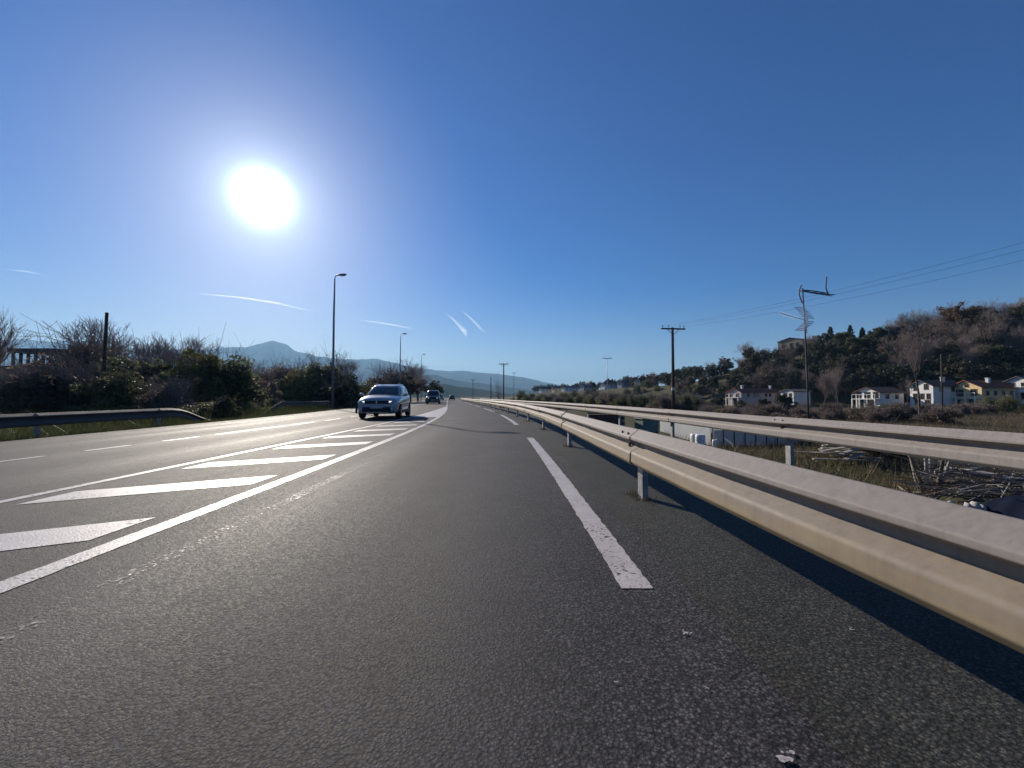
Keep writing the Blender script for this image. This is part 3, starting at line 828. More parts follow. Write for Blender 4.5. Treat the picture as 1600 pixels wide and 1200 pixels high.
# ------------------------------------------------------------------ hill woods
rr = random.Random(99)
HILL_KINDS = [('oak0', 9, 'evergreen_tree', 'dark evergreen tree in the wood on the hillside behind the houses', 'woodland evergreens on the hill'),
              ('oak1', 9, 'evergreen_tree', 'dark evergreen tree in the wood on the hillside behind the houses', 'woodland evergreens on the hill'),
              ('oak2', 9, 'green_tree', 'mid green leafy tree in the wood on the hillside behind the houses', 'woodland green trees on the hill'),
              ('brown0', 9, 'brown_tree', 'brown leaved tree in the wood on the hillside behind the houses', 'woodland brown trees on the hill'),
              ('bare0', 10, 'bare_tree', 'bare winter tree in the wood on the hillside behind the houses', 'woodland bare trees on the hill'),
              ('bare1', 10, 'bare_tree', 'bare winter tree in the wood on the hillside behind the houses', 'woodland bare trees on the hill'),
              ('bare2', 10, 'bare_tree', 'bare winter tree in the wood on the hillside behind the houses', 'woodland bare trees on the hill')]
def landmark(q):
    for lim, nm in ((1090, 'tall utility pole'), (1145, 'grey outbuilding'), (1200, 'long pink house'), (1262, 'antenna mast'), (1330, 'gap right of antenna mast'), (1385, 'balcony house'), (1425, 'gap right of balcony house'), (1480, 'tall white gabled house'), (1540, 'yellow house front'), (1590, 'yellow house side')):
        if q < lim: return nm
    return 'edge of the picture'
def tier(t): return 'lowest slope' if t < 0.80 else ('lower slope' if t < 0.86 else ('middle slope' if t < 0.92 else ('upper slope' if t < 0.985 else 'crest')))
def crestD(px): return float(np.interp(px, CREST[:, 0], CREST[:, 1]))
def hill_tree(px, t, kind, s, sz=None):
    y = crestD(px) * t; x = (px - 800) / F * y
    key, h0, nm, lab, grp = HILL_KINDS[kind]
    lab = '%s, %s of hill, above the %s' % (lab.split(' in the wood')[0], tier(t), landmark(px))
    plant(key, (x, y, hz(x, y) - 0.2), s, nm, lab, 'tree', grp, sz=sz, rr=rr)
px = 1062.0
while px < 1665:
    for row, t in enumerate((0.77, 0.81, 0.855, 0.90, 0.945)):
        q = px + rr.uniform(-9, 9) + (8 if row % 2 else 0)
        if q < 1085 and row > 2: continue
        if 1190 < q < 1264 and row > 2: continue
        tt = t + rr.uniform(-0.02, 0.02)
        w = rr.random()
        kind = rr.choice((0, 1)) if w < 0.44 else (2 if w < 0.52 else (3 if w < 0.72 else rr.choice((4, 5, 6))))
        s = rr.uniform(0.62, 0.95) * (0.85 if px < 1150 else 1.15)
        hill_tree(q, tt, kind, s)
    px += 20
# crest row: bare crowns against the sky, more and taller to the right of the conifers
for q in range(1100, 1200, 14): hill_tree(q + rr.uniform(-4, 4), 1.0, rr.choice((0, 1, 1, 4)), rr.uniform(0.40, 0.55))
for q in range(1168, 1215, 12): hill_tree(q + rr.uniform(-3, 3), 1.03, rr.choice((4, 5, 6)), rr.uniform(0.55, 0.7))
for q in range(1210, 1420, 11): hill_tree(q + rr.uniform(-4, 4), 1.02 + rr.uniform(-0.02, 0.03), rr.choice((4, 5, 6)), rr.uniform(0.45, 0.70))
for q in range(1270, 1420, 17): hill_tree(q + rr.uniform(-4, 4), 0.975, rr.choice((0, 1, 0)), rr.uniform(0.42, 0.55))
for q, t, k, sc in ((1198, 0.955, 4, 0.62), (1212, 0.95, 1, 0.5), (1226, 0.945, 3, 0.5), (1240, 0.95, 0, 0.52), (1252, 0.955, 1, 0.6), (1205, 0.93, 0, 0.5), (1232, 0.925, 1, 0.5), (1218, 0.97, 5, 0.6)): hill_tree(q, t, k, sc)
for q in range(1405, 1660, 13): hill_tree(q + rr.uniform(-4, 4), 1.0 + rr.uniform(-0.03, 0.04), rr.choice((4, 5, 6)), rr.uniform(1.0, 1.35))
for q in range(1400, 1665, 24): hill_tree(q + rr.uniform(-6, 6), 0.84 + rr.uniform(-0.04, 0.06), rr.choice((4, 5, 6)), rr.uniform(1.0, 1.3))
for q in range(1415, 1660, 20): hill_tree(q + rr.uniform(-4, 4), 0.965, rr.choice((0, 1, 2, 3)), rr.uniform(0.6, 0.8))
def crest_plant(key, px, t, h0, top, name, label, wide=1.0):
    y = crestD(px) * t; x = (px - 800) / F * y; z = hz(x, y) - 0.2
    k = (CAM_H + (HORIZON - top) * y / F - z) / h0
    plant(key, (x, y, z), k * wide, name, label, 'tree', sz=k)
crest_plant('conifer0', 1300, 0.985, 9, 511, 'conifer', 'broader pyramid shaped conifer on the hill crest, beside the stone building')
crest_plant('conifer0', 1331, 0.985, 9, 508, 'conifer', 'pyramid shaped conifer on the hill crest, next to the thin cypress', 0.8)
crest_plant('cypress0', 1350, 0.985, 8, 511, 'cypress', 'thin dark columnar cypress on the hill crest')
crest_plant('rust0', 1512, 0.96, 11, 471, 'russet_tree', 'big russet leaved tree topping the wood above the yellow house')
crest_plant('oak1', 1548, 0.95, 9, 480, 'evergreen_tree', 'tall dark evergreen just right of the big russet tree')
crest_plant('rust0', 1608, 0.95, 11, 478, 'russet_tree', 'russet leaved tree cut off by the edge of the picture')
# far low wooded rise
for i in range(46):
    q = 836 + i * 5.2 + rr.uniform(-2, 2)
    if q > 1075: break
    kind = rr.choice((0, 1, 0, 1, 3, 4))
    key, h0, nm, _, _ = HILL_KINDS[kind]
    y = crestD(q) * rr.uniform(1.04, 1.12); x = (q - 800) / F * y
    plant(key, (x, y, hz(x, y) - 0.2), rr.uniform(0.7, 1.0), nm, {'evergreen_tree': 'small far evergreen tree on the low skyline behind the far terrace of houses', 'brown_tree': 'small far brown tree on the low skyline behind the far terrace of houses', 'bare_tree': 'small far bare tree on the low skyline behind the far terrace of houses'}[nm], 'tree', 'far skyline ' + nm.replace('_', ' ') + 's', rr=rr)
for q, t, k, s in ((985, 1.0, 4, 0.75), (1003, 1.0, 0, 0.7), (1040, 0.98, 1, 0.75), (1058, 0.96, 0, 0.85), (1070, 0.97, 1, 0.9), (1085, 0.95, 0, 0.8), (1022, 1.0, 3, 0.6), (1095, 0.98, 1, 0.75), (1048, 0.9, 1, 0.6), (1075, 0.88, 0, 0.65), (1062, 0.84, 3, 0.6), (1100, 0.86, 1, 0.6)):
    hill_tree(q, t, k, s)
# shrub belt in front of the far houses and along the field
def BELT(q, y):
    w_ = 'beyond the bend of the guardrails' if q < 850 else ('below the bright white gable of the far terrace' if q < 900 else ('left of the thin pale metal pole' if q < 949 else ('right of the thin pale metal pole' if q < 1000 else 'left of the tall utility pole' if q < 1052 else 'right of the tall utility pole')))
    return 'green bush in %s shrub row, %s' % ('near' if y < 110 else 'far', w_)
for i in range(34):
    q = 815 + i * 8.2; y = (rr.uniform(70, 105) if i % 2 else rr.uniform(130, 230)) if q < 1020 else rr.uniform(60, 85)
    k = rr.choice(('green_shrub0', 'green_shrub1', 'green_shrub1', 'brown_shrub0'))
    x = (q - 800) / F * y
    plant(k, (x, y, hz(x, y) - 0.1), rr.uniform(0.9, 1.2) * (1 if y < 110 else 1.7), 'shrub', BELT(q, y).replace('green', 'green' if k[0] == 'g' else 'brown'), 'shrub', 'belt of %s bushes beyond the guardrails' % ('green' if k[0] == 'g' else 'brown'), sz=rr.uniform(0.85, 1.1) * (1 if y < 110 else 1.5), rr=rr)
for i in range(46):
    q = rr.uniform(870, 1090); y = rr.uniform(110, 170) if i < 26 else crestD(q) * rr.uniform(0.7, 0.9); x = (q - 800) / F * y
    plant('green_shrub1' if i % 3 else 'green_shrub0', (x, y, hz(x, y) - 0.1), rr.uniform(1.2, 1.9), 'shrub', BELT(q, y), 'shrub', 'belt of green bushes beyond the guardrails', sz=rr.uniform(0.7, 1.2), rr=rr)
for i in range(70):
    q = rr.uniform(1050, 1640); y = rr.uniform(34, 76)
    x = (q - 800) / F * y
    k = rr.choice(('scrub0', 'scrub0', 'scrub0', 'scrub1', 'brown_shrub1'))
    s = rr.uniform(0.7, 1.2) * (0.5 if k == 'brown_shrub1' else 1)
    plant(k, (x, y, hz(x, y) - 0.05), s, 'shrub', 'dry scrub bush, %s of the field, below the %s' % ('near edge' if y < 46 else ('middle' if y < 62 else 'far edge'), landmark(q)), 'shrub', 'dry scrub bushes in the field', rr=rr)
for i, (q, y, s, lab) in enumerate(((1160, 60, 1.1, 'dark evergreen bush in front of the long pink house'), (1195, 62, 1.2, 'dark hedge bush below the windows of the long pink house'), (1225, 64, 1.5, 'dark tall bush in front of the small white house'), (1120, 70, 1.3, 'dark bush beside the grey outbuilding'), (1545, 66, 1.2, 'green garden bush under the yellow house'), (1575, 64, 1.3, 'green garden bush by the far corner of the yellow house'), (1378, 16, 0.7, 'dark leafy bush behind the timber heap below the guardrail'))):
    x = (q - 800) / F * y
    plant('dark_shrub0' if i < 4 or i == 6 else 'green_shrub1', (x, y, hz(x, y) - 0.1), s * (1 if i < 4 or i == 6 else 0.7), 'shrub', lab, 'shrub', rr=rr)
# slender pale trees standing in the field
for q, y, top, lab in ((1436, 44, 485, 'slender pale trunked bare tree in front of the white gabled house'), (1310, 60, 560, 'thin bare sapling left of the white balcony house'), (1415, 62, 585, 'thin bare sapling between the balcony house and the white gabled house')):
    x = (q - 800) / F * y; z = hz(x, y) - 0.1; k = (CAM_H + (HORIZON - top) * y / F - z) / 12
    r_ = plant('poplar0', (x, y, z), k, 'bare_tree', lab, 'tree')

# ------------------------------------------------------------------ houses
M['white_wall'] = plain('white_render', (0.72, 0.71, 0.68), 0.85, 0, 0.08, 1.5, 0.2)
M['pink_wall'] = plain('pinkish_render', (0.50, 0.43, 0.42), 0.85, 0, 0.1, 1.5, 0.2)
M['yellow_wall'] = plain('cream_yellow_render', (0.72, 0.55, 0.30), 0.85, 0, 0.1, 1.5, 0.2)
M['grey_wall'] = plain('grey_render', (0.34, 0.33, 0.35), 0.85, 0, 0.12, 1.5, 0.2)
M['stone_wall'] = plain('rubble_stone', (0.34, 0.28, 0.20), 0.9, 0, 0.4, 2.5, 0.2)
def tiles(name, c):
    t = NT(name); p = t.objc()
    n = t.noise(p, 6.0, 4.0); w = t.n.new('ShaderNodeTexWave'); w.inputs['Scale'].default_value = 2.2; w.bands_direction = 'Y'; t.l.new(p, w.inputs['Vector'])
    col = t.ramp(n, [(0.3, tuple(v * 0.65 for v in c)), (0.7, tuple(v * 1.25 for v in c))])
    t.set(color=col, rough=0.85, spec=0.2); t.bump(w.outputs['Fac'], 0.6, 0.05); return t.m
M['red_tile'] = tiles('red_tile', (0.28, 0.095, 0.06))
M['brown_tile'] = tiles('brown_tile', (0.14, 0.09, 0.07))
M['grey_tile'] = tiles('grey_tile', (0.12, 0.11, 0.12))
M['glass'] = plain('window_glass', (0.02, 0.024, 0.03), 0.12, 0, 0.2, 2, 0.5)
M['frame'] = plain('window_frame', (0.14, 0.09, 0.06), 0.6, 0, 0.2, 4)
M['white_frame'] = plain('white_trim', (0.74, 0.73, 0.70), 0.6, 0, 0.06, 4)

def house(name, label, px, y, W, L, hw, rise, yaw, wm, rm, front=(), side=(), z0=None, chimney=None, over=0.45, balcony=None, frame='frame', group=None, ref=0.5, porch=False):
    x = (px - 800) / F * y
    z = (hz(x, y) if z0 is None else z0) - 0.3
    root = empty(name, (x, y, z), R(yaw)); tag(root, label, 'house', group)
    cx = -W * ref          # the visible corner stands at the origin when ref is 0.5
    x0, x1 = cx - W / 2, cx + W / 2
    gable = [(x0, 0), (x1, 0), (x1, hw), (cx, hw + rise), (x0, hw)]
    MB().rings([[(a, 0, b) for a, b in gable], [(a, L, b) for a, b in gable]]).build('wall', M[wm], root)
    sl = rise / (W / 2); t = 0.16
    rf = MB()
    for s in (-1, 1):
        e = W / 2 + over
        p = [(cx, hw + rise + 0.02), (cx + s * e, hw + rise + 0.02 - sl * e), (cx + s * e, hw + rise + 0.02 - sl * e + t), (cx, hw + rise + 0.02 + t)]
        rf.rings([[(a, -over, b) for a, b in p], [(a, L + over, b) for a, b in p]])
    roof = rf.build('roof', M[rm], root)
    if chimney:
        for u, v in chimney:
            MB().box((cx + u, v, hw + rise - abs(u) * sl + 0.4), (0.5, 0.5, 1.3)).box((cx + u, v, hw + rise - abs(u) * sl + 1.1), (0.66, 0.66, 0.1)).build('chimney', M['white_wall'], roof)
    def opening(nm, c, w, h, axis):
        fr = MB()
        d = 0.09; e = 0.07
        def bx(du, dz, ww, hh, dep, off):
            if axis == 0: return (c[0] + du, -off, c[1] + dz), (ww, dep, hh)
            return (x1 + off, c[0] + du, c[1] + dz), (dep, ww, hh)
        for (du, dz, ww, hh) in ((0, h / 2, w + 2 * e, e), (0, -h / 2, w + 2 * e, e), (-w / 2, 0, e, h - e), (w / 2, 0, e, h - e), (0, 0, 0.05, h - e)):
            fr.box(*bx(du, dz, ww, hh, d, 0.02))
        o = fr.build(nm, M[frame], root)
        MB().box(*bx(0, 0, w, h, 0.02, 0.006)).build('pane', M['glass'], o)
        return o
    for (u, zz, w, h) in front: opening('window' if zz - h / 2 > 0.4 else 'door', (cx + u, zz + 0.3), w, h, 0)
    for (v, zz, w, h) in side: opening('window' if zz - h / 2 > 0.4 else 'door', (v, zz + 0.3), w, h, 1)
    if balcony:
        u0, u1, zb, dep = balcony
        zb += 0.3
        MB().box((cx + (u0 + u1) / 2, -dep / 2, zb - 0.08), (u1 - u0, dep, 0.16)).build('balcony_slab', M['white_frame'], root)
        n = max(2, int((u1 - u0) / 1.6))
        for k in range(n + 1):
            u = u0 + 0.1 + (u1 - u0 - 0.2) * k / n
            MB().box((cx + u, -dep + 0.12, zb / 2 - 0.08), (0.22, 0.22, zb - 0.16)).build('column', M['white_frame'], root)
            MB().box((cx + u, -dep + 0.08, zb + 0.45), (0.06, 0.06, 0.9)).build('baluster', M['white_frame'], root)
        MB().box((cx + (u0 + u1) / 2, -dep + 0.08, zb + 0.94), (u1 - u0, 0.08, 0.08)).build('handrail', M['white_frame'], root)
    return root
house('house', 'cream yellow house with red tiled roof and small side windows', 1534, 80, 5.4, 11.5, 4.7, 1.35, -86, 'yellow_wall', 'red_tile', ref=0.5, z0=-1.5,
      front=((-1.8, 3.3, 0.8, 1.3), (-0.8, 3.3, 0.8, 1.3), (1.4, 3.4, 1.0, 1.3), (0.2, 4.75, 0.7, 0.6), (-1.6, 1.1, 1.2, 1.4), (1.2, 1.0, 1.2, 2.0)), side=((1.2, 3.2, 0.6, 0.9), (2.9, 3.2, 0.6, 0.9), (4.6, 3.2, 0.6, 0.9), (6.3, 3.2, 0.6, 0.9), (8.0, 3.2, 0.6, 0.9), (9.8, 3.2, 0.6, 0.9)), chimney=((1.2, 3.4),), balcony=(-2.6, 2.4, 2.35, 1.1))
house('house', 'white two storey house with brown windows, between the balcony house and the yellow house', 1458, 84, 4.6, 6.5, 5.0, 1.1, -86, 'white_wall', 'brown_tile', z0=-1.4,
      front=((-1.1, 4.3, 0.8, 1.2), (1.0, 4.5, 0.8, 1.2), (-1.2, 2.5, 0.8, 1.2), (0.2, 2.5, 0.7, 1.2), (1.4, 2.5, 0.7, 1.2), (-0.8, 0.95, 1.0, 2.0), (1.2, 1.1, 1.0, 1.3)), side=((1.8, 4.0, 0.7, 1.0), (4.4, 4.0, 0.7, 1.0)), chimney=((0.8, 4.0),))
house('house', 'low white house with an open columned balcony across its gable', 1374, 90, 5.4, 6.2, 3.6, 1.1, -82, 'white_wall', 'brown_tile', z0=-1.3,
      front=((-1.9, 2.7, 1.1, 1.4), (0.0, 2.7, 1.3, 1.4), (1.9, 2.7, 1.1, 1.4), (-1.6, 0.9, 1.4, 1.8), (0.9, 0.9, 1.8, 1.8)), side=((2.0, 2.4, 0.8, 1.0), (4.4, 2.4, 0.8, 1.0)), balcony=(-2.7, 2.7, 1.9, 1.2))
house('house', 'long pinkish house with red roof and a white porch on its gable', 1158, 112, 4.6, 15.5, 3.7, 1.1, -74, 'pink_wall', 'red_tile', z0=-1.1,
      front=((-1.2, 2.5, 0.9, 1.2), (1.0, 2.5, 0.9, 1.2), (0.2, 0.95, 1.2, 1.9)), side=((2.4, 2.6, 0.7, 1.0), (4.6, 2.6, 0.7, 1.0), (5.8, 2.6, 0.7, 1.0), (8.6, 2.6, 0.7, 1.0), (10.0, 2.6, 0.7, 1.0), (13, 2.6, 0.7, 1.0)), chimney=((0.6, 2.0), (0.6, 12.0)), balcony=(-2.2, 2.2, 2.0, 1.0))
house('house', 'small bright white house half hidden behind dark bushes beside the antenna mast', 1240, 106, 4.0, 5.0, 3.6, 0.5, -80, 'white_wall', 'grey_tile', z0=-0.9, front=((-0.4, 2.4, 0.6, 1.0), (1.0, 2.4, 0.7, 0.9)))
house('house', 'white house with dark balcony cut off by the edge of the picture', 1614, 78, 4.2, 8.0, 5.2, 1.0, -86, 'white_wall', 'grey_tile', z0=-1.0, front=((-1.0, 4.2, 0.9, 1.1), (0.9, 4.2, 0.9, 1.1), (-1.0, 2.2, 1.0, 1.3), (0.9, 2.2, 1.0, 1.3)), balcony=(-1.9, 1.9, 3.0, 0.9))
house('outbuilding', 'low grey outbuilding left of the long pink house', 1085, 100, 5.0, 9.0, 2.4, 0.7, -40, 'grey_wall', 'grey_tile', z0=-1.3, front=((-0.8, 1.4, 0.9, 0.8),), side=((2.0, 1.5, 0.8, 0.8), (5.0, 1.5, 0.8, 0.8)))
# stone building on the hill top
house('stone_building', 'old stone building with blind windows on the hill crest behind the antenna mast', 1256, 148, 9.0, 12.0, 8.2, 1.1, -66, 'stone_wall', 'brown_tile', z0=14.0, over=0.3, front=((-2.4, 6.0, 1.0, 1.6), (0.4, 6.2, 1.0, 1.6), (2.6, 6.2, 0.8, 1.6)), side=((3, 6.0, 0.9, 1.4),))
# far terrace
far = (('far terraced house with a white gable at the left end of the row', 846, 'white_wall'), ('far terraced house with a cream gable, second in the row', 866, 'yellow_wall'), ('far terraced house with a bright white gable in the middle of the row', 882, 'white_wall'),
       ('far terraced house with a dull grey gable, fourth in the row', 912, 'grey_wall'), ('far terraced house with a white gable below the pale street light', 945, 'white_wall'), ('far grey terraced house at the right end of the row', 972, 'grey_wall'), ('far grey house standing past the right end of the far terrace', 1000, 'grey_wall'))
for lab, q, wm in far:
    y = crestD(q) * 0.985
    house('terraced_house', lab, q, y, 4.6, 14.0, 3.8, 1.0, -66, wm, 'grey_tile', front=((-1.0, 2.4, 0.8, 1.1), (1.0, 2.4, 0.8, 1.1)), side=((2.5, 2.4, 1.0, 1.0), (5.5, 2.4, 1.0, 1.0), (8.5, 2.4, 1.0, 1.0), (11.5, 2.4, 1.0, 1.0)), group='far terrace of houses')

# terrace building beyond the hedge
M['dark_stone'] = plain('dark_stone', (0.09, 0.08, 0.075), 0.9, 0, 0.3, 2.5, 0.2)
tb = empty('terrace_building', (-68.6, 58.0, -0.9)); tag(tb, 'dark flat roofed building with open columned terrace rising behind the hedge', 'building')
MB().box((2, 2, 3.1), (9.5, 7, 6.2)).build('wall', M['dark_stone'], tb)
MB().box((1.8, 2, 8.35), (6.6, 6.6, 0.55)).build('roof_slab', M['dark_stone'], tb)
for k in range(6): MB().box((-1.1 + 1.05 * k, -0.9, 7.14), (0.26, 0.26, 1.87)).build('column', M['dark_stone'], tb)
for k in range(3): MB().box((-1.1 + 2.5 * k, 4.6, 7.14), (0.26, 0.26, 1.87)).build('column', M['dark_stone'], tb)
for k in range(3):
    w_ = MB()
    for dx, dz, ww, hh in ((0, .6, 1.3, .08), (0, -.6, 1.3, .08), (-.6, 0, .08, 1.12), (.6, 0, .08, 1.12)): w_.box((-1.2 + 2.6 * k + dx, -1.52, 4.3 + dz), (ww, .08, hh))
    wo = w_.build('window', M['frame'], tb); MB().box((-1.2 + 2.6 * k, -1.51, 4.3), (1.12, .03, 1.12)).build('pane', M['glass'], wo)

# ------------------------------------------------------------------ street lights
def street_lamp(label, px, y, h, arm_dir, mat='lamp', thick=1.0, arm=0.7):
    x = (px - 800) / F * y; z = hz(x, y)
    root = empty('street_lamp', (x, y, z)); tag(root, label, 'street lamp', 'street lights along the road')
    MB().tube([(0, 0, -0.2), (0, 0, h * 0.35), (0, 0, h * 0.7), (0.03 * arm_dir, 0, h - 0.25)], [0.10 * thick, 0.085 * thick, 0.07 * thick, 0.05 * thick], 10).build('pole', M[mat], root, smooth=True)
    MB().box((0, 0, 0.06), (0.32, 0.32, 0.05)).build('base_plate', M[mat], root)
    MB().tube([(0.03 * arm_dir, 0, h - 0.28), (0.08 * arm_dir, 0, h - 0.06), (0.22 * arm_dir, 0, h + 0.01), (0.40 * arm_dir, 0, h + 0.03)], 0.035 * thick, 8).build('arm', M[mat], root, smooth=True)
    s = arm_dir
    prof = [(0.0, 0.04, 0.05), (0.15, 0.10, 0.09), (0.45, 0.14, 0.11), (0.7, 0.12, 0.09), (0.8, 0.05, 0.04)]
    hd = MB().rings([[(s * (0.2 + a * arm / 0.7), b * math.cos(k), h + 0.03 + a * 0.06 + c * math.sin(k) * (1.0 if math.sin(k) > 0 else 0.45)) for k in np.linspace(0, 6.283, 10, endpoint=False)] for a, b, c in prof]).build('lamp_head', M[mat], root, smooth=True)
    MB().box((s * (0.2 + 0.45 * arm / 0.7), 0, h + 0.03 - 0.035), (0.42, 0.2, 0.04)).build('lens', M['lens'], hd)
    return root
street_lamp('tallest grey street lamp, rising out of the hedge left of the crossover car', 520, 33, 10.9, 1, thick=1.1)
street_lamp('middle grey street lamp behind the crossover car, above the dark bare tree', 625, 64, 10.9, 1)
street_lamp('farthest small street lamp, above the dark van', 658, 95, 10.9, 1)

# ------------------------------------------------------------------ utility poles
def utility_pole(label, px, y, ztop, arm=2.5, r0=0.15, braces=True, mat='wood_pole', rz=0.0, collar=False):
    x = (px - 800) / F * y; z = hz(x, y); h = ztop - z
    root = empty('utility_pole', (x, y, z), rz); tag(root, label, 'utility pole', 'utility poles on the low side of the road')
    MB().tube([(0, 0, -0.4), (0, 0, h * 0.5), (0, 0, h)], [r0, r0 * 0.85, r0 * 0.7], 10).build('pole', M[mat], root, smooth=True)
    MB().box((0, -r0 * 0.9, h - 0.16), (arm, 0.11, 0.14)).build('crossarm', M[mat], root)
    if braces:
        for s in (-1, 1):
            MB().tube([(s * arm * 0.24, -r0 * 0.85, h - 0.22), (0.02 * s, -r0 * 0.85, h - 0.75)], 0.03, 6).build('brace', M[mat], root)
    for u in (-0.44, -0.2, 0.28, 0.44):
        MB().tube([(u * arm, -r0 * 0.9, h - 0.1), (u * arm, -r0 * 0.9, h + 0.02), (u * arm, -r0 * 0.9, h + 0.06), (u * arm, -r0 * 0.9, h + 0.14), (u * arm, -r0 * 0.9, h + 0.2)], [0.015, 0.015, 0.05, 0.055, 0.02], 8).build('insulator', M['insul'], root)
    if collar:
        MB().tube([(0, 0, h * 0.33), (0, 0, h * 0.33 + 0.28)], r0 * 0.98, 10).build('collar', M['white_frame'], root)
    return root, (x, y, ztop)
poleA, topA = utility_pole('tall dark wooden utility pole with braced crossarm, beyond both guardrails', 1052, 41, 7.95, 2.55, 0.17, rz=0.12, collar=True)
utility_pole('wooden utility pole with crossarm next to the forked bare tree above the guardrail', 787, 83, 7.8, 1.95, 0.15)
utility_pole('small far utility pole left of the forked bare tree', 739, 150, 7.4, 1.7, 0.13)
utility_pole('thin pale metal pole with crossarm on the low skyline', 949, 92, 9.8, 2.1, 0.07, False, 'alu')
utility_pole('faint very far utility pole against the hazy mountain', 803, 190, 12.3, 2.2, 0.10, False, 'wood_pole')
def plain_pole(label, px, y, top, r_, mat, name='wooden_post', lean=0.0, cap=True):
    x = (px - 800) / F * y; z = hz(x, y); zt = CAM_H + (HORIZON - top) * y / F
    root = empty(name, (x, y, z)); tag(root, label, 'pole')
    h = zt - z
    MB().tube([(0, 0, -0.4), (lean * 0.5, 0, h * 0.5), (lean, 0, h)], [r_ * 1.1, r_, r_ * 0.9], 9).build('shaft', M[mat], root, smooth=True)
    if cap: MB().tube([(lean, 0, h - 0.01), (lean, 0, h + 0.05)], [r_ * 1.05, r_ * 0.8], 9).build('cap', M['dark_metal'], root)
    return root
plain_pole('bare wooden post sticking up above the brown hedge', 160, 25, 489, 0.095, 'wood_pole', lean=0.12)
plain_pole('thin far post left of the forked bare tree', 767, 100, 589, 0.10, 'wood_pole')
plain_pole('slim upright pole between the white house and the yellow house', 1471, 40, 555, 0.07, 'wood_pole', lean=0.1)
# forked bare tree near the poles
x, y = (782 - 800) / F * 62, 62
plant('whip0', (x, y, hz(x, y) - 0.1), 0.62, 'bare_tree', 'forked bare tree at the bend beside the far utility pole', 'tree')
# wires from the tall pole towards the camera side
wend = (25.5, 18.0, 8.35)
for k, (u, lab) in enumerate(((-1.1, 'topmost thin wire running from the tall utility pole'), (-0.5, 'middle thin wire running from the tall utility pole'), (1.1, 'lowest thin wire running from the tall utility pole'))):
    a = Vector((topA[0] + u, topA[1], topA[2] + 0.1)); b = Vector((wend[0] + u * 0.6, wend[1] + u * 0.6, wend[2] - 0.25 * k))
    pts = []
    for i in range(17):
        t = i / 16; p = a.lerp(b, t); p.z -= 4 * t * (1 - t) * 0.35; pts.append(p)
    o = MB().tube(pts, 0.006, 5).build('power_line', M['wire'], None, smooth=True); tag(o, lab, 'wire', 'power lines')
pr, _t = utility_pole('wooden utility pole holding the wires at the edge of the field', 800 + F * 25.5 / 18.0, 18.0, 8.3, 2.4, 0.17, rz=0.9)

# TV antenna mast
mx_, my_ = (1262 - 800) / F * 20, 20.0
mz = hz(mx_, my_)
mast = empty('antenna_mast', (mx_, my_, mz)); tag(mast, 'thin mast carrying two television antennas, standing in the yard below the guardrail', 'antenna')
def MZ(py): return CAM_H + (HORIZON - py) * my_ / F - mz
def MX(px): return (px - 1262) * my_ / F
MB().tube([(0, 0, -0.3), (MX(1262), 0, MZ(600)), (MX(1260), 0, MZ(505)), (MX(1257.5), 0, MZ(449))], [0.045, 0.04, 0.035, 0.028], 8).build('pole', M['dark_metal'], mast, smooth=True)
ta = MB().tube([(MX(1257), -0.05, MZ(452)), (MX(1266), -0.35, MZ(456)), (MX(1279), -0.8, MZ(464))], 0.022, 6).build('boom', M['dark_metal'], mast)
for i in range(10):
    t = i / 9; c = Vector((MX(1259 + 19 * t), -0.08 - 0.7 * t, MZ(453 + 11 * t)))
    MB().tube([c + Vector((-0.10, 0.22, 0.02)), c + Vector((0.12, -0.26, -0.10 - 0.05 * (i % 3)))], 0.02, 5).build('element', M['dark_metal'], ta)
for (pts) in (((1254, 445), (1250.5, 452), (1250, 460), (1252.5, 468), (1255, 474)), ((1277.5, 438), (1276.5, 446), (1276, 455), (1278, 462), (1281, 466))):
    MB().tube([(MX(a), -0.1 if a < 1262 else -0.75, MZ(b)) for a, b in pts], 0.028, 6).build('reflector_rod', M['dark_metal'], ta)
lb = MB().tube([(MX(1209), -0.5, MZ(491)), (MX(1240), -0.2, MZ(496.5)), (MX(1264), 0.02, MZ(500))], 0.02, 6).build('boom', M['alu'], mast)
for i in range(9):
    t = i / 8; c = Vector((MX(1212 + 34 * t), -0.47 + 0.3 * t, MZ(491.5 + 6 * t)))
    MB().tube([c + Vector((-0.012, 0, -0.09)), c + Vector((0.012, 0, 0.09))], 0.006, 4).build('element', M['alu'], lb)
for s in (0, 1):
    for i in range(6):
        t = i / 5
        pa = Vector((MX(1258 - 14 * t), -0.1, MZ((497 - 16 * t) if s == 0 else (503 + 13 * t))))
        MB().tube([pa + Vector((-0.02, 0.05, 0.02)), pa + Vector((0.30, -0.2, -0.04))], 0.026, 5).build('reflector_rod', M['alu'], lb)
    MB().tube([(MX(1262), -0.12, MZ(500)), (MX(1252), -0.18, MZ(481 if s == 0 else 518))], 0.02, 5).build('reflector_arm', M['alu'], lb)
MB().tube([(MX(1262), 0.03, MZ(503)), (MX(1265.5), 0.1, MZ(520))], 0.016, 5).build('brace', M['dark_metal'], mast)

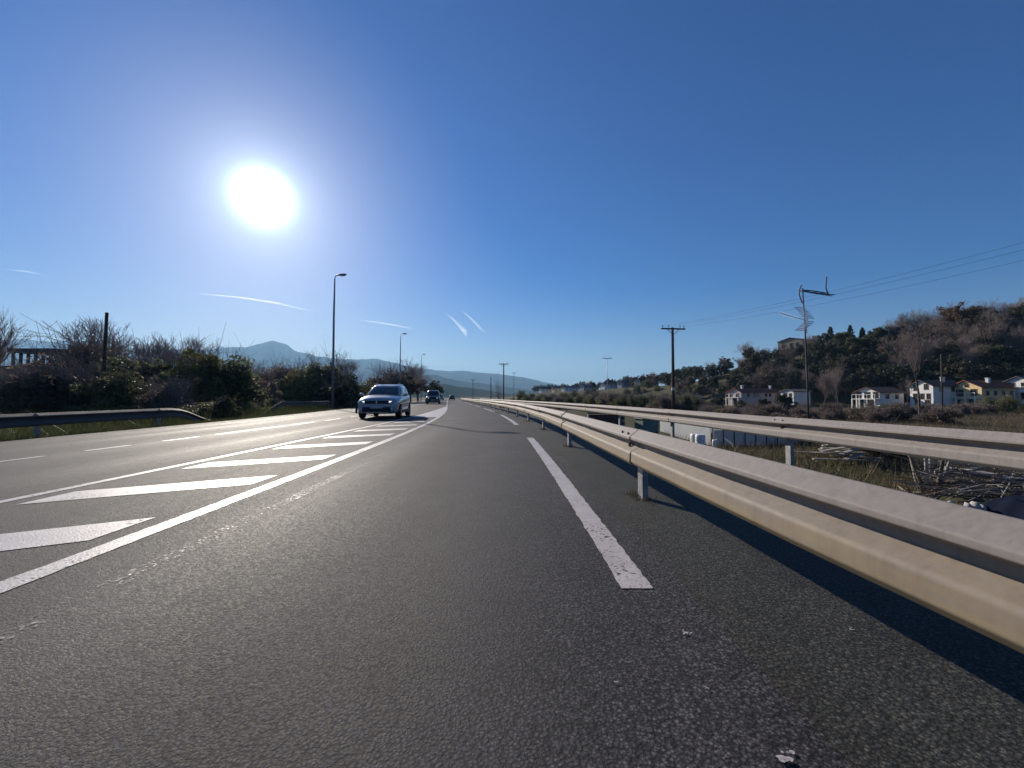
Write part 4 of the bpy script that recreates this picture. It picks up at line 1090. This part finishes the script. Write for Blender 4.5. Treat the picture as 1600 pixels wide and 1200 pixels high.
# ------------------------------------------------------------------ cars
M['paint_grey'] = plain('grey_car_paint', (0.34, 0.34, 0.35), 0.32, 0.1, 0.05, 2, 0.5, 0.8)
M['paint_pale'] = plain('pale_car_roof', (0.42, 0.42, 0.43), 0.3, 0.1, 0.04, 2, 0.5, 0.8)
M['paint_black'] = plain('black_van_paint', (0.02, 0.021, 0.025), 0.3, 0.2, 0.05, 2, 0.5, 0.7)
M['paint_red'] = plain('dark_red_paint', (0.08, 0.02, 0.02), 0.3, 0.2, 0.05, 2, 0.5, 0.7)
M['plastic'] = plain('black_plastic', (0.018, 0.018, 0.019), 0.6, 0, 0.2, 6)
M['car_glass'] = plain('car_glass', (0.012, 0.014, 0.018), 0.06, 0, 0.05, 1, 0.6)
M['chrome'] = plain('chrome', (0.65, 0.66, 0.68), 0.15, 0.9, 0.05, 2)
M['tyre'] = plain('tyre_rubber', (0.016, 0.016, 0.017), 0.85, 0, 0.2, 8)
M['rim'] = plain('alloy_rim', (0.30, 0.30, 0.32), 0.35, 0.6, 0.1, 6)
M['head_glass'] = plain('headlight_glass', (0.62, 0.64, 0.68), 0.12, 0.2, 0.08, 3, 0.6, 0.8)
M['plate'] = plain('number_plate', (0.45, 0.45, 0.44), 0.5, 0, 0.05, 3)
t_ = NT('daytime_running_light'); t_.set(color=(0.9, 0.9, 0.9), rough=0.3)
t_.b.inputs['Emission Color'].default_value = (1.0, 0.98, 0.94, 1); t_.b.inputs['Emission Strength'].default_value = 1.1
M['drl'] = t_.m

def car(label, loc, rz, paint, roof_paint, stations, cabin, wheels, wr, dims, name='car', cat='car', detail=True):
    root = empty(name, loc, rz); tag(root, label, cat)
    def ring(y, hw, zb, zm, zt):
        half = [(0, zb), (hw * 0.72, zb), (hw * 0.93, zb + 0.04), (hw * 0.99, zb + 0.16), (hw, zb + 0.55 * (zm - zb)), (hw * 0.99, zm - 0.06), (hw * 0.93, zm + 0.01), (hw * 0.75, (zm + 2 * zt) / 3 + 0.01), (hw * 0.4, zt + 0.005)]
        full = [(a, y, b) for a, b in half] + [(0, y, zt + 0.012)] + [(-a, y, b) for a, b in reversed(half[1:])]
        return full
    MB().rings([ring(*s) for s in stations]).build('body', M[paint], root, smooth=True, subsurf=1)
    zs = [c[0] for c in cabin]
    def cab(t, z, off=0.0):
        yf, yr, hw = (float(np.interp(z, zs, [c[k] for c in cabin])) for k in (1, 2, 3))
        cy, ly = (yf + yr) / 2, (yr - yf) / 2
        c, s = math.cos(t), math.sin(t); n = 0.36
        x = (hw + off) * math.copysign(abs(c) ** n, c); y = cy + (ly + off) * math.copysign(abs(s) ** n, s)
        return (x, y, z)
    N = 40
    MB().rings([[cab(2 * math.pi * k / N, z) for k in range(N)] for z in zs]).build('cabin', M[roof_paint], root, smooth=True)
    def panel(nm, t0, t1, z0, z1, m, off=0.012, nt=14, nz=6, parent=root):
        v = [cab(t0 + (t1 - t0) * i / nt, z0 + (z1 - z0) * j / nz, off) for j in range(nz + 1) for i in range(nt + 1)]
        f = [(j * (nt + 1) + i, j * (nt + 1) + i + 1, (j + 1) * (nt + 1) + i + 1, (j + 1) * (nt + 1) + i) for j in range(nz) for i in range(nt)]
        return MB().add(v, f).build(nm, M[m], parent, smooth=True)
    zb, zt = dims['glass']
    hpi = math.pi / 2
    panel('windshield', -hpi - 0.74, -hpi + 0.74, zb, zt, 'car_glass')
    panel('rear_window', hpi - 0.6, hpi + 0.6, zb + 0.05, zt, 'car_glass')
    for s in (0, math.pi):
        if detail:
            panel('side_window', s - 0.60, s - 0.04, zb + 0.04, zt - 0.04, 'car_glass', nt=8)
            panel('side_window', s + 0.04, s + 0.60, zb + 0.04, zt - 0.04, 'car_glass', nt=8)
        else: panel('side_window', s - 0.6, s + 0.6, zb + 0.04, zt - 0.04, 'car_glass', nt=8)
    yf = stations[0][0]; hw = dims['hw']
    for (wx, wy) in [(s * wheels[2], y) for s in (-1, 1) for y in wheels[:2]]:
        wh = empty('wheel', (wx, wy, wr)); wh.parent = root
        sg = 1 if wx > 0 else -1
        prof = [(-0.10, 0.62), (-0.105, 0.92), (-0.07, 1.0), (0.07, 1.0), (0.105, 0.92), (0.10, 0.62)]
        MB().rings([[(a, wr * b * math.cos(k), wr * b * math.sin(k)) for k in np.linspace(0, 6.283, 24, endpoint=False)] for a, b in prof]).build('tyre', M['tyre'], wh, smooth=True)
        rm = MB()
        rm.rings([[(sg * a, wr * b * math.cos(k), wr * b * math.sin(k)) for k in np.linspace(0, 6.283, 24, endpoint=False)] for a, b in ((0.112, 0.64), (0.108, 0.56))], cap=False)
        for k in range(5):
            A = k * 2 * math.pi / 5
            rm.box((sg * 0.106, wr * 0.32 * math.sin(A), wr * 0.32 * math.cos(A)), (0.03, wr * 0.16, wr * 0.6), m=Matrix.Rotation(-A, 4, 'X'))
        rm.build('rim', M['rim'], wh)
        if detail:
            arc = []
            for k in np.linspace(-0.25, math.pi + 0.25, 18):
                arc.append([(sg * (hw + 0.004) + dx, wy + (wr + dr) * math.cos(k), wr + (wr + dr) * math.sin(k)) for dx, dr in ((-0.10, 0.02), (-0.016, 0.03), (-0.016, 0.06), (-0.10, 0.07))])
            MB().rings(arc).build('wheel_arch', M['plastic'], root, smooth=False)
    # front: grille, bumper intake, lights, plate, emblem
    d = dims
    MB().box((0, yf - 0.012, d['grille_z']), (hw * 1.15, 0.06, 0.13), ).build('grille', M['plastic'], root, bevel=0.02)
    MB().box((0, yf - 0.02, d['low_z']), (hw * 1.35, 0.10, 0.20)).build('lower_intake', M['plastic'], root, bevel=0.03)
    MB().box((0, yf - 0.085, d['low_z'] + 0.10), (0.52, 0.015, 0.11)).build('number_plate', M['plate'], root)
    MB().box((0, yf - 0.035, d['low_z'] - 0.13), (hw * 1.1, 0.08, 0.045)).build('skid_plate', M['chrome'], root, bevel=0.01)
    dia = [(0.05, 0), (0, 0.085), (-0.05, 0), (0, -0.085)]
    MB().rings([[(a, yf - 0.045, d['grille_z'] + b) for a, b in dia], [(a * 0.7, yf - 0.075, d['grille_z'] + b * 0.7) for a, b in dia]]).build('emblem', M['chrome'], root)
    for s in (-1, 1):
        hl = [(hw * 0.50, -0.035, -0.035), (hw * 0.93, 0.20, 0.0), (hw * 0.985, 0.42, 0.07), (hw * 0.95, 0.36, 0.10), (hw * 0.75, 0.10, 0.065), (hw * 0.52, -0.01, 0.03)]
        h_ = MB().rings([[(s * a, yf + b + 0.03, d['head_z'] + c) for a, b, c in hl], [(s * a * 0.96, yf + b + 0.16, d['head_z'] + c) for a, b, c in hl]]).build('headlight', M['head_glass'], root, smooth=False)
        if detail:
            MB().box((s * hw * 0.68, yf + 0.045, d['head_z'] + 0.012), (0.26, 0.02, 0.05), rz=s * 0.45).build('light_strip', M['drl'], h_, bevel=0.006)
            MB().tube([(s * hw * 0.72, yf - 0.05, d['low_z'] + 0.02), (s * hw * 0.72, yf - 0.09, d['low_z'] + 0.02)], 0.055, 12).build('fog_light', M['head_glass'], root)
            MB().rings([[(s * (hw - 0.02), dims['mir_y'] + a, dims['mir_z'] + b) for a, b in ((-0.03, -0.05), (0.03, -0.05), (0.03, 0.0), (-0.03, 0.0))], [(s * (hw + 0.06), dims['mir_y'] + a, dims['mir_z'] + b) for a, b in ((-0.07, -0.05), (0.06, -0.05), (0.06, 0.09), (-0.07, 0.08))], [(s * (hw + 0.17), dims['mir_y'] + a, dims['mir_z'] + b) for a, b in ((-0.06, -0.04), (0.07, -0.04), (0.07, 0.10), (-0.06, 0.09))], [(s * (hw + 0.20), dims['mir_y'] + a, dims['mir_z'] + b) for a, b in ((-0.02, -0.01), (0.05, -0.01), (0.05, 0.06), (-0.02, 0.06))]]).build('mirror', M[paint], root, smooth=True)
            MB().box((s * (hw * 0.995), 0.05, dims['sill_z']), (0.05, 2.0, 0.14)).build('sill', M['plastic'], root, bevel=0.02)
            for hy in (0.35, 1.15): MB().box((s * (hw + 0.005), hy, dims['belt_z'] - 0.09), (0.03, 0.17, 0.03)).build('door_handle', M['chrome'], root, bevel=0.006)
            MB().tube([(s * 0.52, -0.1, cabin[-2][0] + 0.02), (s * 0.53, 0.6, cabin[-1][0] + 0.012), (s * 0.52, 1.4, cabin[-2][0] + 0.03)], 0.016, 6).build('roof_rail', M['chrome'], root)
        MB().box((s * hw * 0.86, stations[-1][0] - 0.03, d['belt_z'] - 0.12), (0.2, 0.14, 0.2)).build('tail_light', M['paint_red'], root, bevel=0.02)
    return root
CROSS_ST = [(-2.06, 0.66, 0.34, 0.66, 0.70), (-2.03, 0.76, 0.25, 0.74, 0.80), (-1.93, 0.83, 0.22, 0.80, 0.90), (-1.7, 0.87, 0.21, 0.86, 0.97), (-1.3, 0.885, 0.21, 0.92, 1.03), (-0.9, 0.89, 0.21, 0.97, 1.07), (0.0, 0.89, 0.21, 1.0, 1.09), (1.0, 0.89, 0.21, 1.04, 1.10), (1.65, 0.87, 0.23, 1.06, 1.11), (1.98, 0.81, 0.30, 1.02, 1.07), (2.06, 0.72, 0.40, 0.95, 1.0)]
CROSS_CAB = [(0.98, -1.10, 1.98, 0.80), (1.10, -0.92, 1.95, 0.79), (1.25, -0.66, 1.90, 0.735), (1.40, -0.38, 1.80, 0.675), (1.50, -0.12, 1.68, 0.62), (1.55, 0.10, 1.50, 0.54), (1.57, 0.35, 1.20, 0.36)]
D_CROSS = dict(hw=0.89, glass=(1.07, 1.47), grille_z=0.73, low_z=0.42, head_z=0.74, mir_y=-0.68, mir_z=1.04, sill_z=0.30, belt_z=1.0)
car('silver grey crossover car with dark windscreen driving towards the camera', (-6.02, 19.7, 0.0), R(5.5), 'paint_grey', 'paint_grey', CROSS_ST, CROSS_CAB, (-1.27, 1.33, 0.79), 0.335, D_CROSS)
VAN_ST = [(-2.2, 0.70, 0.34, 0.76, 0.80), (-2.16, 0.82, 0.25, 0.86, 0.92), (-2.0, 0.89, 0.22, 0.95, 1.05), (-1.6, 0.92, 0.21, 1.02, 1.14), (-1.2, 0.93, 0.21, 1.08, 1.18), (0, 0.93, 0.21, 1.1, 1.2), (1.5, 0.93, 0.21, 1.1, 1.2), (2.1, 0.91, 0.25, 1.1, 1.2), (2.2, 0.88, 0.3, 1.08, 1.15)]
VAN_CAB = [(1.05, -1.5, 2.18, 0.90), (1.3, -1.22, 2.17, 0.87), (1.6, -0.85, 2.15, 0.83), (1.8, -0.6, 2.1, 0.78), (1.9, -0.35, 2.0, 0.70), (1.93, 0.0, 1.8, 0.5)]
D_VAN = dict(hw=0.93, glass=(1.2, 1.74), grille_z=0.80, low_z=0.46, head_z=0.82, mir_y=-1.05, mir_z=1.2, sill_z=0.30, belt_z=1.08)
car('dark van following behind the crossover car in the oncoming lane', (float(x_left(58)) - 1.95, 58, 0), R(8.9), 'paint_black', 'paint_black', VAN_ST, VAN_CAB, (-1.45, 1.4, 0.83), 0.34, D_VAN, 'van', 'van')
car('tiny distant dark car ahead in the camera lane where the road vanishes', (float(x_left(128)) + 1.5, 128, 0), R(188.9), 'paint_black', 'paint_black', CROSS_ST, CROSS_CAB, (-1.27, 1.33, 0.79), 0.335, D_CROSS, detail=False)
car('tiny distant pale car oncoming where the road vanishes', (float(x_left(120)) - 1.9, 120, 0), R(8.9), 'paint_pale', 'paint_pale', CROSS_ST, CROSS_CAB, (-1.27, 1.33, 0.79), 0.335, D_CROSS, detail=False)

# ------------------------------------------------------------------ yard below the guardrail
M['panel'] = leaf_mat('translucent_sheet', (0.62, 0.65, 0.67), (0.70, 0.72, 0.73), (0.76, 0.78, 0.78), 0.6)
M['green_paint'] = plain('green_box_paint', (0.13, 0.19, 0.16), 0.5, 0.0, 0.2, 4)
M['brick'] = plain('dark_red_brick', (0.09, 0.045, 0.035), 0.9, 0, 0.35, 14)
M['timber'] = plain('grey_timber', (0.30, 0.26, 0.21), 0.85, 0, 0.35, 7)
M['white_plastic'] = plain('white_plastic', (0.72, 0.72, 0.68), 0.5, 0, 0.08, 3)
M['tarp'] = plain('navy_tarpaulin', (0.010, 0.014, 0.030), 0.9, 0, 0.3, 3, 0.05)
M['stone'] = plain('pale_stone', (0.46, 0.43, 0.39), 0.85, 0, 0.2, 7)
# greenhouse: pale panels between dark uprights, sheet roof
gx0, gy0 = (1112 - 800) / F * 21.5, 21.5
gh = empty('greenhouse', (gx0, gy0, LOW)); tag(gh, 'low pale greenhouse with dark uprights, seen between the two guardrails', 'greenhouse')
GL = 4.5
for k in range(8):
    MB().box((0.29 + k * GL / 8, 0.0, 0.42), (GL / 8 - 0.05, 0.03, 0.80)).build('panel', M['panel'], gh)
for k in range(9):
    MB().box((k * GL / 8, -0.03, 0.45), (0.035, 0.05, 0.92)).build('upright', M['dark_metal'], gh)
MB().box((GL / 2, -0.03, 0.92), (GL + 0.06, 0.05, 0.03)).build('top_rail', M['dark_metal'], gh)
for k in range(5):
    x0 = k * GL / 5
    MB().add([(x0 + 0.01, 0.02, 0.88), (x0 + GL / 5 - 0.01, 0.02, 0.88), (x0 + GL / 5 - 0.01, 7.5, 1.25), (x0 + 0.01, 7.5, 1.25), (x0 + 0.01, 0.02, 0.86), (x0 + GL / 5 - 0.01, 0.02, 0.86), (x0 + GL / 5 - 0.01, 7.5, 1.23), (x0 + 0.01, 7.5, 1.23)], [(0, 1, 2, 3), (7, 6, 5, 4), (0, 4, 5, 1), (1, 5, 6, 2), (2, 6, 7, 3), (3, 7, 4, 0)]).build('roof_sheet', M['panel'], gh)
MB().box((GL + 0.02, 3.8, 0.45), (0.03, 7.3, 0.9)).build('end_wall', M['panel'], gh)
MB().box((-0.02, 3.8, 0.45), (0.03, 7.3, 0.9)).build('end_wall', M['panel'], gh)
MB().box((GL / 2, 7.45, 0.58), (GL, 0.03, 1.16)).build('end_wall', M['panel'], gh)
def drum(label, px, py, y, w, h):
    x, y, z = at_y(px, py, y)
    root = empty('plastic_tank', (x, y, z - h)); tag(root, label, 'tank')
    prof = [(0.44, 0.0), (0.5, 0.04), (0.5, 0.3), (0.47, 0.33), (0.5, 0.36), (0.5, 0.62), (0.47, 0.65), (0.5, 0.68), (0.5, 0.92), (0.46, 0.97)]
    MB().rings([[(w * a * math.cos(k), w * a * math.sin(k), h * b) for k in np.linspace(0, 6.283, 14, endpoint=False)] for a, b in prof]).build('shell', M['white_plastic'], root, smooth=True)
    MB().tube([(0, 0, h * 0.965), (0, 0, h)], [w * 0.48, w * 0.44], 14).build('lid', M['white_plastic'], root)
drum('white plastic tank standing left of the pale greenhouse, the nearer of two', 1094, 679, 18.5, 0.42, 0.9)
drum('white plastic tank standing left of the pale greenhouse, the further of two', 1086, 678, 19.5, 0.42, 0.9)
drum('small white tank at the near corner of the pale greenhouse', 1117, 687, 20.4, 0.26, 0.7)
cb = empty('utility_cabinet', (4.62, 14.1, -0.75), 0.3); tag(cb, 'green utility cabinet just behind the pale guardrail', 'cabinet')
MB().box((0, 0, 0.47), (0.62, 0.5, 0.94)).build('body', M['green_paint'], cb, bevel=0.01)
MB().box((-0.0, -0.256, 0.47), (0.54, 0.02, 0.84)).build('door', M['green_paint'], cb, bevel=0.005)
MB().box((0, 0, 0.965), (0.68, 0.56, 0.04)).build('top', M['green_paint'], cb, bevel=0.01)
MB().box((0.2, -0.275, 0.5), (0.03, 0.02, 0.12)).build('handle', M['dark_metal'], cb)
bw = empty('low_wall', (4.45, 19.4, -1.0), 0.12); tag(bw, 'low dark red brick wall behind the pale guardrail', 'wall')
for r_ in range(9):
    for k in range(7):
        off = 0.12 if r_ % 2 else 0
        o = MB().box((-0.75 + off + k * 0.235, 0, 0.07 + r_ * 0.125), (0.225, 0.11, 0.115)); o.build('brick', M['brick'], bw)
MB().box((0.02, 0.005, 0.57), (1.75, 0.085, 1.12)).build('mortar', M['grey_wall'], bw)
MB().box((0.02, 0, 1.20), (1.85, 0.2, 0.06)).build('coping', M['brick'], bw)

def heap(name, label, cat, px0, px1, py0, py1, y, n, m, r_, piece, Lr, seed, tilt=0.25):
    rr2 = random.Random(seed)
    c = at_y((px0 + px1) / 2, py1, y); zg = hz(c[0], c[1])
    root = empty(name, (c[0], c[1], zg)); tag(root, label, cat)
    top = at_y((px0 + px1) / 2, py0, y)[2] - zg; W = (px1 - px0) * y / F
    for k in range(n):
        u = rr2.uniform(-0.5, 0.5); z = rr2.random() ** 1.2 * max(top, 0.3) * (1 - abs(u) * 0.9)
        a = rr2.gauss(0, 0.45); L = rr2.uniform(*Lr)
        d = Vector((math.cos(a), math.sin(a), rr2.gauss(0, tilt) * 0.5)).normalized()
        p = Vector((u * W, rr2.uniform(-0.9, 0.9), max(z, 0.06)))
        if p.z - abs(d.z) * L / 2 < 0.02: p.z = abs(d.z) * L / 2 + 0.04
        mb = MB()
        if piece == 'branch':
            b1 = p + d * L / 2; a1 = p - d * L / 2; mid = p + Vector((rr2.gauss(0, .05), rr2.gauss(0, .05), rr2.gauss(0, .05)))
            rb = r_ * rr2.uniform(0.5, 1.4)
            mb.tube([a1, mid, b1], [rb, rb * 0.8, rb * 0.35], 5)
            for _ in range(2):
                e = mid.lerp(b1, rr2.random()); mb.tube([e, e + Vector((rr2.gauss(0, .2), rr2.gauss(0, .2), rr2.gauss(0.05, .12)))], [rb * 0.5, rb * 0.2], 4)
            mb.build('branch', M[rr2.choice(m)], root)
        else:
            mb.box((0, 0, 0), (L, 0.16, 0.045), m=Matrix.Rotation(a, 4, 'Z') @ Matrix.Rotation(rr2.gauss(0, 0.06), 4, 'Y'))
            o = mb.build('plank', M[rr2.choice(m)], root); o.location = (p.x, p.y, 0.05 + k * 0.032)
    return root
heap('timber_pile', 'heap of weathered grey planks and boards on the ground behind the pale guardrail post', 'timber', 1300, 1390, 705, 728, 15.5, 26, ('timber', 'pale_bark'), 0.03, 'plank', (1.2, 2.4), 5)
heap('branch_pile', 'large heap of cut branches and brushwood below the pale guardrail', 'branches', 1470, 1625, 720, 775, 9.4, 210, ('timber', 'pale_bark', 'bark', 'bark', 'twig'), 0.013, 'branch', (0.8, 2.2), 6)
heap('branch_pile', 'small tangle of pale branches beside the dark leafy bush', 'branches', 1325, 1375, 700, 720, 17.0, 36, ('timber', 'pale_bark', 'bark'), 0.02, 'branch', (0.6, 1.5), 8)
o_a = Vector(at_y(1468, 731, 11.0)); o_b = Vector(at_y(1640, 758, 9.6))
lg = empty('birch_log', tuple(o_a)); tag(lg, 'long white barkless log lying across the brushwood heap', 'log')
MB().tube([(0, 0, 0), tuple((o_b - o_a) * 0.35 + Vector((0, 0, 0.03))), tuple((o_b - o_a) * 0.7), tuple(o_b - o_a)], [0.05, 0.065, 0.075, 0.085], 9).build('trunk', M['stone'], lg, smooth=True)
q = (o_b - o_a) * 0.18
MB().tube([tuple(q), tuple(q + Vector((0.4, -0.1, 0.10)))], [0.035, 0.02], 7).build('side_branch', M['stone'], lg)
# coppiced stems
cx_, cy_ = (1446 - 800) / F * 10.2, 10.2
cop = empty('coppiced_tree', (cx_, cy_, hz(cx_, cy_))); tag(cop, 'coppiced tree with several grey stems springing from one stump below the guardrail', 'tree')
rr3 = random.Random(4)
MB().tube([(0, 0, -0.1), (0, 0, 0.16), (0, 0, 0.26)], [0.26, 0.22, 0.12], 9).build('stump', M['bark'], cop, smooth=True)
for k in range(8):
    a = k * 0.785 + rr3.uniform(-0.2, 0.2); s = rr3.uniform(0.25, 0.5); r0 = rr3.uniform(0.03, 0.05); hgt = rr3.uniform(1.05, 1.55)
    MB().tube([(0.12 * math.cos(a), 0.12 * math.sin(a), 0.08), (0.22 * math.cos(a), 0.22 * math.sin(a), 0.45), ((0.22 + s * 0.5) * math.cos(a) * 0.9, (0.22 + s * 0.5) * math.sin(a) * 0.9, hgt * 0.75), ((0.2 + s) * math.cos(a) * 0.8, (0.2 + s) * math.sin(a) * 0.8, hgt)], [r0 * 1.2, r0, r0 * 0.85, r0 * 0.5], 7).build('stem', M['pale_bark'] if k % 2 else M['bark'], cop, smooth=True)
# stones
for k, (px_, py_, s, lab) in enumerate(((1484, 786, 0.09, 'round white stone just above the tan guardrail, leftmost of the row'), (1512, 793, 0.13, 'upright pale grey stone in the row above the tan guardrail'), (1523, 793, 0.16, 'bright white upright stone in the row above the tan guardrail'), (1536, 796, 0.13, 'dull grey stone right of the bright white upright stone'), (1549, 798, 0.14, 'darker grey stone near the navy tarpaulin'), (1557, 804, 0.08, 'small white stone touching the navy tarpaulin'), (1348, 729, 0.10, 'small round white stone lying by the plank heap'))):
    y = 7.6 if k < 6 else 15.0
    x, y, z = at_y(px_, py_, y); zg = hz(x, y)
    bm = bmesh.new(); bmesh.ops.create_icosphere(bm, subdivisions=2, radius=s)
    r4 = random.Random(k)
    for v in bm.verts: v.co *= 0.62 * r4.uniform(0.78, 1.15); v.co.z *= 1.15 if k in (1, 2, 3, 4) else 0.8; v.co.x *= 0.7 if k in (1, 2, 3, 4) else 1
    me = bpy.data.meshes.new('stone'); bm.to_mesh(me); bm.free()
    o = link('stone', me, M['stone'] if k in (0, 1, 2, 5, 6) else M['concrete'], smooth=True); o.location = (x, y, max(z, zg + s * 0.3)); tag(o, lab, 'stone', 'pale stones below the guardrail')
# earth bank that the stones and the heap rest on
bkx, bky = (1560 - 800) / F * 8.6, 8.6
bm = bmesh.new(); bmesh.ops.create_icosphere(bm, subdivisions=4, radius=1.0)
for v in bm.verts: v.co.x *= 2.6; v.co.y *= 1.3; v.co.z *= 0.5; v.co += Vector((0, 0, 0.08 * math.sin(v.co.x * 5) * math.cos(v.co.y * 6)))
me = bpy.data.meshes.new('earth_mound'); bm.to_mesh(me); bm.free()
o = link('earth_mound', me, M['ground'], smooth=True); o.location = (bkx, bky, hz(bkx, bky) - 0.12); tag(o, 'dark earth mound under the brushwood heap', None, None, 'structure')
# tarpaulin over a stack
tx, ty = (1625 - 800) / F * 7.2, 7.2
v, f = [], []
n = 22
for j in range(n + 1):
    for i in range(n + 1):
        u, w = i / n * 2 - 1, j / n * 2 - 1
        e = max(abs(u), abs(w)); z = 0.75 * (1 - sstep((e - 0.45) / 0.5)) + 0.04 * math.sin(u * 9 + w * 4) + 0.03 * math.sin(w * 13)
        v.append((u * 0.95, w * 0.8, z + 0.05))
for j in range(n):
    for i in range(n): f.append((j * (n + 1) + i, j * (n + 1) + i + 1, (j + 1) * (n + 1) + i + 1, (j + 1) * (n + 1) + i))
o = MB().add(v, f).build('tarpaulin', M['tarp'], None, smooth=True); o.location = (tx, ty, hz(tx, ty)); tag(o, 'dark navy tarpaulin covering a stack at the edge of the picture', 'tarpaulin')

# ------------------------------------------------------------------ grass and weeds
def blades(name, label, n, place, hr, wd, m, seed, lean=0.35):
    rng = np.random.default_rng(seed); P = []
    while len(P) < n:
        P.append(place(rng))
    P = np.array(P); a = rng.uniform(0, 6.28, n); h = rng.uniform(hr[0], hr[1], n)
    d = np.stack([np.cos(a), np.sin(a), np.zeros(n)], 1) * (wd * rng.uniform(0.6, 1.4, n))[:, None]
    tip = P + np.stack([rng.normal(size=n) * lean * h, rng.normal(size=n) * lean * h, h], 1)
    v = np.stack([P - d, P + d, tip], 1).reshape(-1, 3)
    me = np_mesh(name, v, np.arange(n * 3).reshape(-1, 3), m)
    o = obj(name, me); tag(o, label, None, None, 'stuff'); return o
def p_left(rng):
    y = 4 + 60 * rng.random() ** 1.5; o_ = -8.3 - abs(rng.normal()) * 0.6
    x = float(x_left(y)) + o_; return (x, y, hz(x, y) - 0.02)
blades('grass', 'short grass tufts along the far edge of the road', 24000, p_left, (0.05, 0.22), 0.008, M['grass'], 1)
def p_left2(rng):
    y = 8 + 60 * rng.random(); o_ = -9.5 - 12 * rng.random()
    x = float(x_left(y)) + o_; return (x, y, hz(x, y) - 0.02)
blades('weeds', 'rank weeds and bramble shoots under the far hedge', 34000, p_left2, (0.15, 0.85), 0.010, M['grass'], 2, 0.5)
def p_bank(rng):
    y = 3 + 60 * rng.random() ** 1.3; o_ = 5.2 + 7 * rng.random()
    x = float(x_left(y)) + o_; return (x, y, hz(x, y) - 0.02)
blades('grass', 'green and yellow grass on the bank behind the pale guardrail', 30000, p_bank, (0.05, 0.22), 0.007, M['grass'], 3)
def p_field(rng):
    y = 9 + 80 * rng.random() ** 0.8; px_ = 1040 + 640 * rng.random(); x = (px_ - 800) / F * y
    return (x, y, hz(x, y) - 0.02)
blades('weeds', 'dry brown weeds covering the field before the houses', 80000, p_field, (0.10, 0.6), 0.012, M['dry_grass'], 4, 0.4)
def p_yard(rng):
    y = 10 + 14 * rng.random(); px_ = 1030 + 400 * rng.random(); x = (px_ - 800) / F * y
    return (x, y, hz(x, y) - 0.02)
blades('grass', 'fresh green grass around the pale greenhouse', 16000, p_yard, (0.05, 0.22), 0.014, M['grass'], 5)
def p_post(rng):
    c = rng.integers(0, 6); y = [3.87, 7.9, 11.95, 15.95, 19.95, 23.95][c] + rng.normal() * 0.10
    x = float(x_left(y)) + RAIL1 + 0.05 + rng.normal() * 0.05; return (x, y, 0.0)
blades('weeds', 'little weeds growing at the guardrail post feet', 420, p_post, (0.02, 0.09), 0.006, M['dry_grass'], 6)

# ------------------------------------------------------------------ contrails: thin tubes of ice cloud far above the haze
def cloud_mat(name, dens):
    m = bpy.data.materials.new(name); m.use_nodes = True; nt = m.node_tree; nt.nodes.clear()
    o = nt.nodes.new('ShaderNodeOutputMaterial'); v = nt.nodes.new('ShaderNodeVolumePrincipled')
    v.inputs['Color'].default_value = (1, 1, 1, 1); v.inputs['Density'].default_value = dens; v.inputs['Anisotropy'].default_value = 0.55
    nt.links.new(v.outputs[0], o.inputs['Volume']); return m
def contrail(label, pts, radii, dens, dist=14000):
    P = [Vector(at_y(a, b, dist)) for a, b in pts]
    o = MB().tube(P, [r_ * dist / F for r_ in radii], 10).build('contrail', cloud_mat('contrail_ice', dens), None, smooth=True)
    tag(o, label, 'contrail', 'aircraft contrails')
contrail('long thin double contrail between the sun and the lamp post', [(300, 458), (370, 464), (430, 473), (487, 486)], [0.3, 1.3, 1.6, 0.5], 0.004)
contrail('short thin contrail just right of the tall lamp post', [(560, 500), (600, 505), (647, 514)], [0.3, 1.3, 0.6], 0.005)
contrail('broad fading contrail bending down over the road, left of a pair', [(693, 486), (706, 497), (718, 509), (726, 518), (729, 527)], [0.4, 1.5, 2.6, 4.0, 1.0], 0.0030)
contrail('narrow slanting contrail over the road, right of a pair', [(722, 486), (735, 497), (748, 510), (760, 522)], [0.8, 1.6, 2.0, 0.8], 0.0040)
contrail('faint short contrail near the edge of the sky above the terrace building', [(8, 421), (40, 424), (66, 429)], [0.3, 1.2, 0.4], 0.004)

# ------------------------------------------------------------------ haze
HAZE_DENSITY = 0.00014
hb = MB().box((0, 0, 399), (28000, 28000, 810))
hm = bpy.data.materials.new('haze_air'); hm.use_nodes = True
nt = hm.node_tree; nt.nodes.clear()
ho = nt.nodes.new('ShaderNodeOutputMaterial'); hv = nt.nodes.new('ShaderNodeVolumePrincipled')
hv.inputs['Color'].default_value = (0.36, 0.66, 1.0, 1); hv.inputs['Density'].default_value = HAZE_DENSITY; hv.inputs['Anisotropy'].default_value = 0.2
nt.links.new(hv.outputs[0], ho.inputs['Volume'])
haze = hb.build('haze', hm, None)
tag(haze, 'thin blue winter haze filling the valley', None, None, 'stuff')
